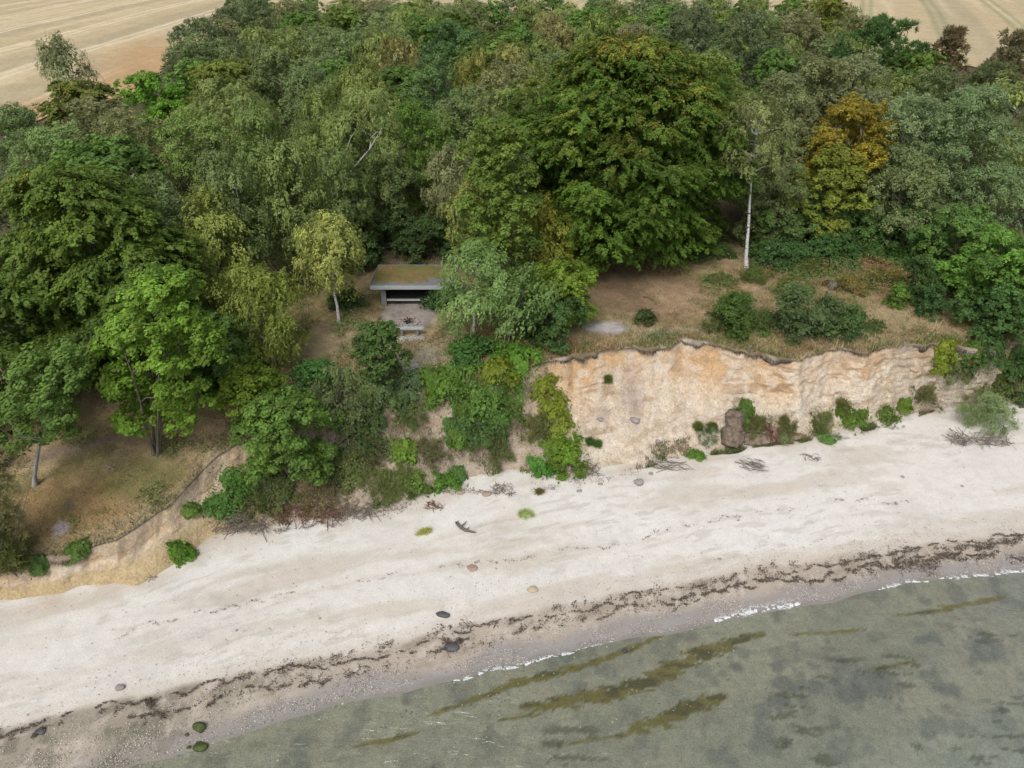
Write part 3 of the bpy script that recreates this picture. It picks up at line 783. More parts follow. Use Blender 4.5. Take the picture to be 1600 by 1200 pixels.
# ------------------------------------------------------------------ stubble fields behind the wood
def field(name, X, Y, inside, rust, ang, seed):
    Z = upland(X, Y, c_tp(X)[0], c_tp(X)[1]) + .12
    C = np.zeros(X.shape + (3,)) + np.array([.45, .36, .215])
    q = X * cos(ang) - Y * sin(ang) + 5 * (fbm(X, Y, 60, 2, seed) - .5)
    C = lay(C, (.55, .45, .28), sstep(.5, .7, fbm(q, Y * .04, 2.2, 3, seed + 1)) * .8)
    C = lay(C, (.36, .30, .19), sstep(.5, .68, fbm(q, Y * .03, 5, 3, seed + 2)) * .7)
    tram = np.abs(((q / 13.0) % 1) - .5) * 13
    tl = (1 - sstep(.25, .6, np.abs(tram - .9)))
    C = lay(C, (.64, .53, .36) if seed == 1 else (.28, .27, .14), tl * .85)
    C = lay(C, (.42, .27, .13), rust(X, Y))
    V = np.stack([X, Y, Z], -1).reshape(-1, 3); F = grid_faces(*X.shape)
    keep = inside(X, Y).ravel()[F].all(1)
    me = mesh_from(name, V, F[keep], C.reshape(-1, 3), smooth=True)
    tag(obj(name, me, M['field']), kind='structure')
xa = np.arange(-330, -40, .7)[None, :]; ya = np.arange(60, 470, 1.0)[:, None]
X, Y = np.broadcast_arrays(xa, ya); X = X.copy(); Y = Y.copy()
Lx = np.array([-70, -52, -45, -47, -52, -60, -70, -66]); Ly = np.array([60, 74, 92, 105, 120, 160, 205, 470])
lin = lambda Y: np.interp(Y, Ly, Lx)
field('stubble_field', X, Y, lambda X, Y: X < lin(Y) + 2 * (fbm(X, Y, 6, 3, 201) - .5), lambda X, Y: (sstep(-14, -4, X - lin(Y)) * (1 - sstep(120, 150, Y)) * .9), .03, 1)
xa = np.arange(-60, 330, .8)[None, :]; ya = np.arange(88, 470, 1.0)[:, None]
X, Y = np.broadcast_arrays(xa, ya); X = X.copy(); Y = Y.copy()
Rx = np.array([-60, 40, 62, 72, 90, 140, 330]); Ry = np.array([128, 120, 110, 104, 96, 90, 86])
field('stubble_field', X, Y, lambda X, Y: Y > np.interp(X, Rx, Ry) + 3 * (fbm(X, Y, 6, 3, 203) - .5), lambda X, Y: sstep(10, 2, Y - np.interp(X, Rx, Ry)) * .3, .38, 5)
print('ground stuff ok')

# ------------------------------------------------------------------ trees and bushes
def unit(v): return v / (np.linalg.norm(v, axis=-1, keepdims=True) + 1e-9)

def sph(r, n):
    return unit(r.normal(0, 1, (n, 3)))

def leaf_quads(P, Nn, T, size, ratio):
    """pointed leaf-clump quads at P, facing Nn, long axis T"""
    T = unit(T - (T * Nn).sum(-1, keepdims=True) * Nn); B = np.cross(Nn, T)
    s = size[:, None]
    V = np.stack([P - T * s, P + B * s * ratio - T * s * .1, P + T * s, P - B * s * ratio - T * s * .1], 1)
    return V.reshape(-1, 3)

PROFILE = {
    'broad': lambda t: np.clip(1 - np.abs(t - .34) ** 2.6 / .40, .1, 1) ** .8,
    'beech': lambda t: np.sqrt(np.clip(1 - ((t - .38) / .64) ** 2, .02, 1)),
    'maple': lambda t: np.sqrt(np.clip(1 - ((t - .45) / .57) ** 2, .02, 1)),
    'birch': lambda t: np.clip(np.sin(pi * np.clip(t * .86 + .1, 0, 1)), .05, 1) ** .75,
    'willow': lambda t: np.sqrt(np.clip(1 - ((t - .42) / .6) ** 2, .02, 1)),
    'bush': lambda t: np.sqrt(np.clip(1 - (t / 1.02) ** 2, .02, 1)),
    'cone': lambda t: np.clip(1.02 - t, .06, 1) ** .75,
}
# kind: (lobes, clusters per lobe, leaves per cluster, leaf length, ratio, lobe radius share, spray size)
def crown_arrays(kind, R, H0, H1, seed, nl=26, nc=16, nleaf=34, ls=.13, ratio=.5, lobe=.34, cs=.42, style='dome', flat=1.0, droop=0.0, fill=.12):
    r = np.random.default_rng(seed); prof = PROFILE[kind]; H = H1 - H0
    # lobe centres spread over the envelope (golden spiral, jittered)
    k = np.arange(nl) + .5
    t = np.clip(k / nl + r.normal(0, .07, nl), .02, .99); t = t ** .9
    th = k * 2.39996 + r.normal(0, .35, nl)
    rho = prof(t) * r.uniform(.5, .86, nl) * (1 - lobe * .35)
    if kind == 'bush': rho = prof(t) * r.uniform(.2, 1.0, nl)
    lean = r.normal(0, .05, 2)
    LC = np.stack([np.cos(th) * rho * R + lean[0] * R * t, np.sin(th) * rho * R + lean[1] * R * t, H0 + t * H * .94], -1)
    LR = lobe * R * (r.uniform(.65, 1.25, nl) if kind != 'bush' else r.uniform(.35, 1.2, nl))
    # clusters on the outer, upper side of each lobe
    d = sph(r, nl * nc).reshape(nl, nc, 3)
    out = unit(np.stack([np.cos(th), np.sin(th), .5 + 1.1 * (t - .4)], -1))
    d = unit(d + out[:, None] * .75 + np.array([0, 0, .25]))
    CC = LC[:, None] + d * (LR[:, None, None] * r.uniform(.55, 1.05, (nl, nc, 1))) * np.array([1, 1, .8 * flat])
    CD = d.reshape(-1, 3); CC = CC.reshape(-1, 3)
    nC = len(CC)
    lobe_b = np.repeat(r.uniform(0, 1, nl), nc)
    cb = np.clip(.5 * lobe_b + .5 * r.random(nC), 0, 1)
    hi = (CC[:, 2] - H0) / H
    cy = np.clip(.45 * fbm(CC[:, 0] + 50, CC[:, 1] + CC[:, 2] * .7, R * .45, 3, seed) + .30 * hi + .25 * r.random(nC), 0, 1)
    n = nC * nleaf
    Cc = np.repeat(CC, nleaf, 0); D = np.repeat(CD, nleaf, 0); sc_ = np.repeat(r.uniform(.7, 1.3, nC), nleaf)[:, None] * cs
    if style == 'dome':
        q = unit(sph(r, n) + D * .9); P = Cc + q * sc_ * r.uniform(.35, 1, (n, 1)) * np.array([1, 1, .75])
        Nn = unit(q * .8 + np.array([0, 0, .7]) + r.normal(0, .32, (n, 3))); T = r.normal(0, 1, (n, 3))
    elif style == 'spray':
        hd = unit(D * np.array([1, 1, .05]) + 1e-3); sd = np.cross(hd, np.array([0, 0, 1.0]))
        a = r.random((n, 1)) ** .7; w = r.uniform(-1, 1, (n, 1)) * (1 - a * .75) * .6
        P = Cc + sc_ * (hd * (a * 2.0 - .6) + sd * w) + np.array([0, 0, 1]) * (sc_ * (.12 - .45 * a * a) + r.normal(0, .06, (n, 1)))
        Nn = unit(np.array([0, 0, 1.0]) + hd * .45 + r.normal(0, .3, (n, 3))); T = hd + sd * np.sign(w) * .6 + r.normal(0, .3, (n, 3))
    elif style == 'strand':
        st = nleaf // 6; sid = np.tile(np.repeat(np.arange(6), st + 1)[:nleaf], nC) + np.repeat(np.arange(nC), nleaf) * 6
        o = (sph(r, nC * 6) * .6 + np.repeat(CD, 6, 0) * .5)[sid] * sc_
        a = r.random((n, 1))
        P = Cc + o + np.array([0, 0, -1.0]) * a * sc_ * 1.15 + unit(o) * sc_ * .35 * np.sin(a * 2.2) + r.normal(0, .05, (n, 3))
        Nn = unit(D * .7 + unit(o) * .5 + np.array([0, 0, .35]) + r.normal(0, .3, (n, 3))); T = np.array([0, 0, -1.0]) + r.normal(0, .4, (n, 3))
    elif style == 'fluff':
        q = unit(sph(r, n) + D * .7 + np.array([0, 0, .15])); P = Cc + q * sc_ * r.uniform(.25, 1.05, (n, 1)) * np.array([1, 1, .85])
        P[:, 2] -= .25 * cs * r.random(n) ** 2
        Nn = unit(q * .7 + np.array([0, 0, .45]) + r.normal(0, .33, (n, 3))); T = np.array([0, 0, -.5]) + r.normal(0, .8, (n, 3))
    elif style == 'tuft':
        q = unit(sph(r, n) + D * .5 + np.array([0, 0, .35])); P = Cc + q * sc_ * r.uniform(.2, .8, (n, 1))
        T = q + r.normal(0, .25, (n, 3)); Nn = unit(np.cross(q, r.normal(0, 1, (n, 3))))
    if kind == 'bush':                                           # stray shoots make a ragged edge
        st_ = r.random(n) < .22; P[st_] += r.normal(0, .16 * min(R, 1.2), (int(st_.sum()), 3)) * np.array([1.2, 1.2, .8])
    P[:, 2] -= droop * (np.hypot(P[:, 0], P[:, 1]) / R) ** 2 * H
    col = np.stack([np.repeat(cb, nleaf), np.clip(np.repeat(cy, nleaf) + r.normal(0, .06, n), 0, 1), r.random(n)], -1)
    size = ls * r.uniform(.65, 1.3, n)
    # a looser filling inside so that the crown is not hollow
    nf = int(n * fill)
    if nf:
        i = r.integers(0, n, nf); ax = np.stack([P[i, 0] * 0, P[i, 1] * 0, P[i, 2]], -1)
        f = r.uniform(.25, .8, (nf, 1)); P2 = ax + (P[i] - ax) * f; P2[:, 2] -= .05 * H
        P = np.concatenate([P, P2]); Nn = np.concatenate([Nn, unit(r.normal(0, 1, (nf, 3)))]); T = np.concatenate([T, r.normal(0, 1, (nf, 3))])
        size = np.concatenate([size, np.full(nf, ls * 1.5)]); col = np.concatenate([col, col[i]])
    P[:, 2] = np.maximum(P[:, 2], .08 + .1 * r.random(len(P)))
    return leaf_quads(P, Nn, T, size, ratio), np.repeat(col, 4, 0), LC

def trunk_mesh(LC, H0, H1, rad, seed, stems=1, spread=.25, limbs=12, lean=.0, shear=.0):
    r = np.random.default_rng(seed + 999); V = []; F = []; n = 0
    def add(p, rr, k=6):
        nonlocal n
        v, f = tube_arrays(p, rr, k); V.append(v); F.extend([tuple(np.array(q) + n) for q in f]); n += len(v)
    axes = []
    for s in range(stems):
        a = r.uniform(0, 2 * pi) + s * 2 * pi / max(stems, 1); b = np.array([cos(a), sin(a), 0]) * (.12 if stems > 1 else 0)
        top = np.array([cos(a), sin(a), 0]) * spread * (H1 - H0) * (1 if stems > 1 else .15) + np.array([lean * H1, 0, H1 * .86])
        q = np.linspace(0, 1, 9)[:, None]
        p = b * (1 - q) + top * (q ** 1.15) * np.array([1, 1, 0]) + np.array([0, 0, 1]) * (top[2] * q - .25 * (1 - q))
        p[1:-1, :2] += np.cumsum(r.normal(0, .035 * H1 / 8, (7, 2)), 0)
        rr = rad * (1 - .88 * q[:, 0] ** .8) * (1 if stems == 1 else .55); rr[0] *= 1.5
        add(p, rr, 8); axes.append(p)
    idx = r.choice(len(LC), min(limbs, len(LC)), replace=False)
    for i in idx:
        e = LC[i]; ax = axes[i % len(axes)]
        z0 = np.clip(e[2] - np.hypot(e[0], e[1]) * r.uniform(.35, .8), H0 * .65, H1 * .8)
        s = np.array([np.interp(z0, ax[:, 2], ax[:, j]) for j in range(3)])
        q = np.linspace(0, 1, 6)[:, None]
        p = s * (1 - q) + e * q; p[:, 2] += .12 * np.linalg.norm(e - s) * np.sin(pi * q[:, 0]) * r.uniform(-.2, 1)
        p[1:-1] += r.normal(0, .04 * np.linalg.norm(e - s), (4, 3))
        add(p, rad * .38 * (1 - .8 * q[:, 0]) * (1 if stems == 1 else .8), 5)
    V = np.concatenate(V); V[:, 0] += shear * np.maximum(V[:, 2], 0)
    return mesh_from('trunk', V, np.array(F), smooth=True)

SPECIES = {  # leaf clumps per square metre of envelope, leaves per clump, leaf length, clump size, bark
    'beech':  dict(kind='beech', style='spray', dens=5.0, nleaf=46, ls=.088, cs=.42, lr=.30, lrmax=1.5, ratio=.6, flat=.55, rad=.2, bark='bark', h0=.16),
    'birch':  dict(kind='birch', style='strand', dens=4.6, nleaf=46, ls=.078, cs=.36, lr=.38, lrmax=1.1, ratio=.45, rad=.11, bark='birch_bark', stems=2, spread=.12, h0=.2),
    'maple':  dict(kind='maple', style='dome', dens=5.2, nleaf=48, ls=.08, cs=.33, lr=.34, lrmax=1.0, ratio=.62, rad=.13, bark='bark', stems=2, spread=.2, h0=.2),
    'willow': dict(kind='willow', style='fluff', dens=4.8, nleaf=44, ls=.08, cs=.36, lr=.36, lrmax=1.2, ratio=.42, rad=.14, bark='bark', stems=3, spread=.18, h0=.12),
    'pine':   dict(kind='beech', style='tuft', dens=4.6, nleaf=40, ls=.13, cs=.42, lr=.3, lrmax=1.2, ratio=.22, flat=.7, rad=.16, bark='bark', h0=.12),
    'spruce': dict(kind='cone', style='tuft', dens=5.0, nleaf=40, ls=.13, cs=.4, lr=.26, lrmax=.9, ratio=.22, flat=.5, rad=.14, bark='bark', h0=.08),
    'bush':   dict(kind='bush', style='dome', dens=15, nleaf=32, ls=.056, cs=.19, lr=.34, lrmax=.5, ratio=.55, rad=.035, bark='bark', stems=3, spread=.3, h0=.0),
    'leafy_bush': dict(kind='bush', style='dome', dens=14, nleaf=32, ls=.07, cs=.18, lr=.34, lrmax=.5, ratio=.6, rad=.035, bark='bark', stems=3, spread=.3, h0=.0),
    'fine_bush': dict(kind='bush', style='tuft', dens=12, nleaf=34, ls=.09, cs=.26, lr=.34, lrmax=.6, ratio=.14, rad=.04, bark='bark', stems=3, spread=.3, h0=.0),
}
SPECIES['tussock'] = dict(kind='bush', style='tuft', dens=14, nleaf=16, ls=.13, cs=.16, lr=.4, lrmax=.3, ratio=.06, rad=.005, bark='bark', stems=1, spread=.1, h0=.0, fill=0, limbs=1)
CACHE = {}
def species_meshes(sp, var, w, h, lod=1.0, conform=None, **over):
    key = (sp, var, round(w, 2), round(h, 2), conform, over.get('shear', 0))
    if key not in CACHE:
        s = dict(SPECIES[sp]); s.update(over); seed = var * 31 + sum(map(ord, sp))
        R = w / 2; H0 = s.get('H0', s['h0'] * h); H1 = h; Hc = H1 - H0
        area = 2 * pi * R * Hc * .75 + pi * R * R
        LR = min(s['lr'] * R, s['lrmax']); nl = int(np.clip(area / (pi * LR * LR) * s.get('nlf', .95), 9, 260))
        ncl = max(40, area * s['dens'] / lod ** 1.1); nc = max(3, int(ncl / nl))
        V, Cc, LC = crown_arrays(s['kind'], R * (1.0 if s['kind'] != 'bush' else .95), H0, H1 - .3 * s['cs'], seed, nl=nl, nc=nc, nleaf=max(12, int(s['nleaf'] / lod ** .7)), ls=s['ls'] * lod ** .75, ratio=s['ratio'],
                                 lobe=LR / R, cs=s['cs'], style=s['style'], flat=s.get('flat', 1), droop=s.get('droop', 0), fill=s.get('fill', .12))
        if s.get('shear'): V[:, 0] += s['shear'] * V[:, 2]
        if conform is not None:
            x0, y0 = conform; g0 = gz(x0, y0)
            dz_ = np.maximum(ground(V[:, 0] + x0, V[:, 1] + y0), -.2) - g0
            hd_ = np.hypot(V[:, 0], V[:, 1])
            V[:, 1] *= over.get('deep', .8); V[:, 2] += np.clip(dz_, -.42 * hd_, .42 * hd_)
        cm = mesh_from('crown', V, np.arange(len(V)).reshape(-1, 4), Cc); cm.materials.append(M['leaf'])
        tm = trunk_mesh(LC, H0, H1, s['rad'], seed, s.get('stems', 1), s.get('spread', .25), s.get('limbs', 14), s.get('lean', 0), s.get('shear', 0)); tm.materials.append(M[s['bark']])
        CACHE[key] = (tm, cm, s)
    return CACHE[key]

def plant(sp, x, y, w, h, color, autumn=0.0, name=None, label=None, cat='tree', group=None, var=0, rz=None, z=None, parts=('trunk', 'crown'), unique=True, conform=False, size=(5.6, 9.0), **over):
    z = gz(x, y) if z is None else z
    if unique:
        lod = 1.0 if y < 50 else 1.25 if y < 65 else 1.6
        tm, cm, s = species_meshes(sp, var, w, h, lod, (x, y) if conform else None, **over); k = kz = 1.0
    else:
        tm, cm, s = species_meshes(sp, var, size[0], size[1], 1.45, None, **over); k = w / size[0]; kz = h / size[1]
    rz = 0 if (conform or over.get('lean') or over.get('shear')) else (x * 7.3 + y * 3.1) % 6.28 if rz is None else rz
    root = empty(name or sp + '_tree', (x, y, z - .03), rz, (k, k, kz))
    tag(root, label, cat, group)
    t = obj(parts[0], tm, None, root); c = obj(parts[1], cm, None, root)
    c.color = (*[color[i_] * (1.95, 2.15, 1.5)[i_] * (.8 if parts[1] == 'foliage' else 1.0) for i_ in range(3)], autumn * .66)
    PLACED.append((x, y, w / 2, z + h)); SEEN.append((label, x, y, z + h, w))
    return root
SEEN = []
PLACED = []

# leaf colours (albedo)
GREY = (.112, .142, .055); SAGE = (.125, .16, .075); OLIVE = (.14, .155, .045); YEL = (.19, .19, .075); DARK = (.052, .075, .026)
BEECH = (.056, .09, .018); VIVID = (.085, .155, .024); MAPLE = (.098, .15, .028); TEAL = (.065, .105, .05); TAN = (.145, .14, .08)
RUST = (.17, .125, .045); ORANGE = (.15, .115, .022); BROWN = (.115, .085, .06); MID = (.095, .125, .035); BLUEG = (.07, .10, .06); LIME = (.105, .145, .026)

def TR(px, ptop, wpx, sp, color, au=0.0, h=None, Y=None, base=None, label=None, var=0, name=None, group=None, cat='tree', zpx=None, **over):
    """a tree seen with its crown top at photo pixel (px, ptop) and wpx pixels wide; its distance comes from
    its foot (base), from a given distance Y, or from a height h"""
    if base is not None:
        bx, by, _ = G(px if base is True else base[0], base[1]); Y = by
    if Y is None:
        Y = 50.0
        for _ in range(12):
            dx, dy, dz = ray(px, ptop); x = dx / dy * Y
            Y = .5 * Y + .5 * min(max((CAM_H - (gz(x, Y) + h)) / (-dz) * dy, 20), 170)
    dx, dy, dz = ray(px, ptop); t = Y / dy; x = dx * t; ztop = CAM_H + dz * t
    g = gz(x, Y); hh = max(ztop - g, .25)
    w = wpx * (t) / FPX
    if base is not None and hh > 2.5:                            # foot and crown are seen apart: the tree leans
        over['shear'] = (x - bx) / hh; over.pop('lean', None); x = bx; g = gz(x, Y)
    return plant(sp, x, Y, w, hh * 1.0, color, au, name, label, cat, group, var, **over)

# --- the front rank, feet in the photo
TR(985, 58, 490, 'beech', BEECH, .6, Y=46.5, dens=9, kind='broad', nlf=2.1, flat=.75, nleaf=46, ls=.088, label='huge spreading beech with layered dark green foliage and yellowing tips above the bare ground', name='beech_tree', var=1, H0=1.1, rad=.42, bark='pale_bark', stems=2, spread=.08)
TR(92, 258, 330, 'beech', (.07, .098, .022), .42, Y=31.5, dens=7.5, kind='broad', nlf=1.8, flat=.75, label='big dark beech with tiered foliage on the left, behind the small leaning maple', name='beech_tree', var=2, H0=.9, rad=.26)
TR(178, 392, 190, 'beech', (.06, .09, .022), .3, Y=29.3, label='dark beech filling the gap between the big left beech and the bright round maple', name='beech_tree', var=12, H0=.8, dens=6)
TR(-60, 420, 260, 'beech', (.06, .09, .022), .3, Y=27.5, label='dark beech cut off by the left edge of the photo', name='beech_tree', var=13, H0=1.2)  # extra tree mostly out of view, added to shade the left slope
TR(330, 500, 130, 'maple', (.07, .11, .035), .3, Y=29.5, label='olive green bush tree between the bright maple and the olive birch thicket', name='maple_tree', var=14, H0=.5)
TR(242, 436, 196, 'maple', MAPLE, .28, base=(244, 708), label='bright green round maple on several thin grey stems with a few orange leaves', name='maple_tree', var=1, stems=4, spread=.2, H0=1.9, rad=.14)
TR(78, 546, 150, 'maple', (.08, .12, .036), .12, base=(52, 757), label='small green maple with a bare crooked grey trunk near the left cliff edge', name='maple_tree', var=2, H0=2.6, stems=1, lean=.04, rad=.11, bark='pale_bark')
TR(432, 628, 178, 'maple', (.072, .115, .03), .12, Y=25.4, label='dense green maple overhanging the beach bank left of the middle', name='maple_tree', var=3, H0=.7, stems=3)
TR(382, 578, 120, 'maple', LIME, .5, Y=27.6, label='low yellow-green bush tree tucked between the bright maple and the bank maple', name='hazel_tree', var=4, H0=.6)
TR(394, 415, 162, 'birch', OLIVE, .42, Y=31.5, label='wide olive and yellow birch thicket tree left of the clearing', name='birch_tree', var=4, H0=1.0)
TR(505, 338, 122, 'birch', YEL, .15, Y=35.5, label='pale yellow birch with a white stem at the left side of the clearing', name='birch_tree', var=5, H0=2.6, stems=1)
TR(588, 505, 78, 'maple', (.05, .08, .028), .3, Y=28.9, label='small dark upright tree with loose twigs in front of the clearing', name='sapling_tree', var=5, H0=.8, rad=.06)
TR(748, 384, 120, 'birch', (.12, .165, .075), .1, base=(738, 538), label='light green young birch with pale stem just right of the shelter', name='birch_tree', var=6, H0=1.6, stems=1)
TR(822, 428, 120, 'birch', (.10, .14, .06), .2, base=(790, 535), label='grey-green birch leaning beside the light green young birch', name='birch_tree', var=7, H0=1.3, rad=.07)
TR(888, 402, 100, 'beech', LIME, .35, Y=35.2, label='yellow-green young beech with fan sprays right of the shelter birches', name='beech_tree', var=6, H0=.9, rad=.09)
TR(862, 462, 118, 'maple', (.038, .068, .025), .35, Y=33.6, label='very dark dense bush tree above the left end of the bare cliff', name='hawthorn_tree', var=6, H0=.2)
TR(750, 282, 128, 'birch', (.14, .145, .055), .45, Y=41, label='olive birch right behind the shelter roof end', name='birch_tree', var=8, H0=2.0)
TR(850, 322, 118, 'birch', (.15, .15, .035), .62, Y=39.5, label='yellowing birch in front of the trunk of the huge beech', name='birch_tree', var=9, H0=1.5)
TR(704, 236, 100, 'birch', (.13, .125, .08), .2, Y=45, label='thin greyish half-bare birch with a white trunk behind the shelter', name='birch_tree', var=10, H0=3.0, stems=1)
TR(1183, 150, 122, 'birch', (.135, .14, .07), .4, base=(1167, 421), label='tall thin birch with a long white trunk right of the huge beech', name='birch_tree', var=11, H0=6.3, stems=1, lean=.035, rad=.145, limbs=18, dens=2.8)
TR(-40, 620, 88, 'fine_bush', (.15, .135, .08), .2, base=(10, 880), label='feathery tan and green shrub at the left edge of the photo', name='tamarisk_shrub', cat='shrub', var=1, parts=('stems', 'foliage'))
TR(-34, 810, 60, 'fine_bush', (.11, .12, .05), .3, base=(30, 892), label='low feathery olive shrub at the left edge by the cliff end', name='tamarisk_shrub', cat='shrub', var=2, parts=('stems', 'foliage'))
for px_, pt_, w_, Y_, lab_ in [(598, 335, 120, 45.5, 'dark shrubby tree right behind the back edge of the shelter roof, left one'), (668, 348, 110, 44.5, 'dark shrubby tree right behind the back edge of the shelter roof, right one'), (560, 372, 70, 42.5, 'dark shrubby tree beside the left rear corner of the shelter')]:
    TR(px_, pt_, w_, 'maple', (.035, .055, .022), .05, Y=Y_, label=lab_, name='elder_tree', var=px_ % 7, H0=.2)
# --- right front
TR(1588, 372, 190, 'maple', (.08, .14, .035), .1, Y=37, label='bright green tall bush tree at the right edge of the photo', name='sallow_tree', var=7, H0=.4)
TR(1520, 340, 150, 'maple', (.075, .12, .04), .15, Y=40.5, label='green rounded bush tree left of the right-edge bush tree', name='sallow_tree', var=8, H0=.4)
TR(1580, 455, 150, 'maple', (.045, .08, .03), .1, Y=34.6, label='dark green bush overhanging the right end of the cliff', name='sallow_tree', var=9, H0=.1)
TR(1436, 328, 120, 'maple', (.05, .095, .035), .05, Y=44, label='dark green thicket bush below the grey-green willow', name='elder_tree', var=10, H0=.2)
TR(1350, 318, 120, 'maple', (.05, .085, .03), .1, Y=46, label='dark thicket bush under the orange maple', name='elder_tree', var=11, H0=.2)
TR(1262, 300, 130, 'maple', (.05, .08, .032), .1, Y=47, label='dark thicket bush right of the white birch trunk', name='elder_tree', var=12, H0=.2)
TR(1215, 330, 90, 'maple', (.06, .09, .035), .1, Y=45, label='shaded bush just behind the foot of the white birch trunk', name='elder_tree', var=10, H0=.2)
TR(1440, 398, 58, 'bush', (.055, .09, .035), .1, base=(1440, 470), label='tall dark bush left of the green right-edge bushes', name='elder_bush', cat='bush', var=3, parts=('stems', 'foliage'))
TR(1466, 445, 50, 'bush', (.05, .095, .04), .05, base=(1466, 490), label='dark green bush at the right end of the dry grass', name='elder_bush', cat='bush', var=4, parts=('stems', 'foliage'))
TR(1410, 442, 30, 'bush', (.09, .14, .035), .1, base=(1410, 478), label='small bright green bush on the dry slope at the right', name='elder_bush', cat='bush', var=5, parts=('stems', 'foliage'))
for i, (px, pt, w, Y, col, lab) in enumerate([
        (1157, 466, 100, (1157, 519), (.062, .10, .03), 'round dark green rose bush, leftmost of the bushes on the cliff edge'),
        (1246, 448, 92, (1246, 528), (.085, .115, .06), 'large grey-green bush in the middle of the cliff edge row'),
        (1296, 470, 66, (1296, 520), (.07, .10, .05), 'grey-green bush right of the large grey-green bush'),
        (1338, 482, 62, (1338, 526), (.065, .105, .045), 'low green bush at the right end of the cliff edge row'),
        (1010, 487, 40, (1010, 504), (.06, .075, .03), 'small flat dark clump of leaves on the bare ground above the cliff')]):
    TR(px, pt, w, 'bush', col, .25, base=Y, label=lab, name='rose_bush', cat='bush', var=6 + i, parts=('stems', 'foliage'), group='low bushes along the cliff edge')
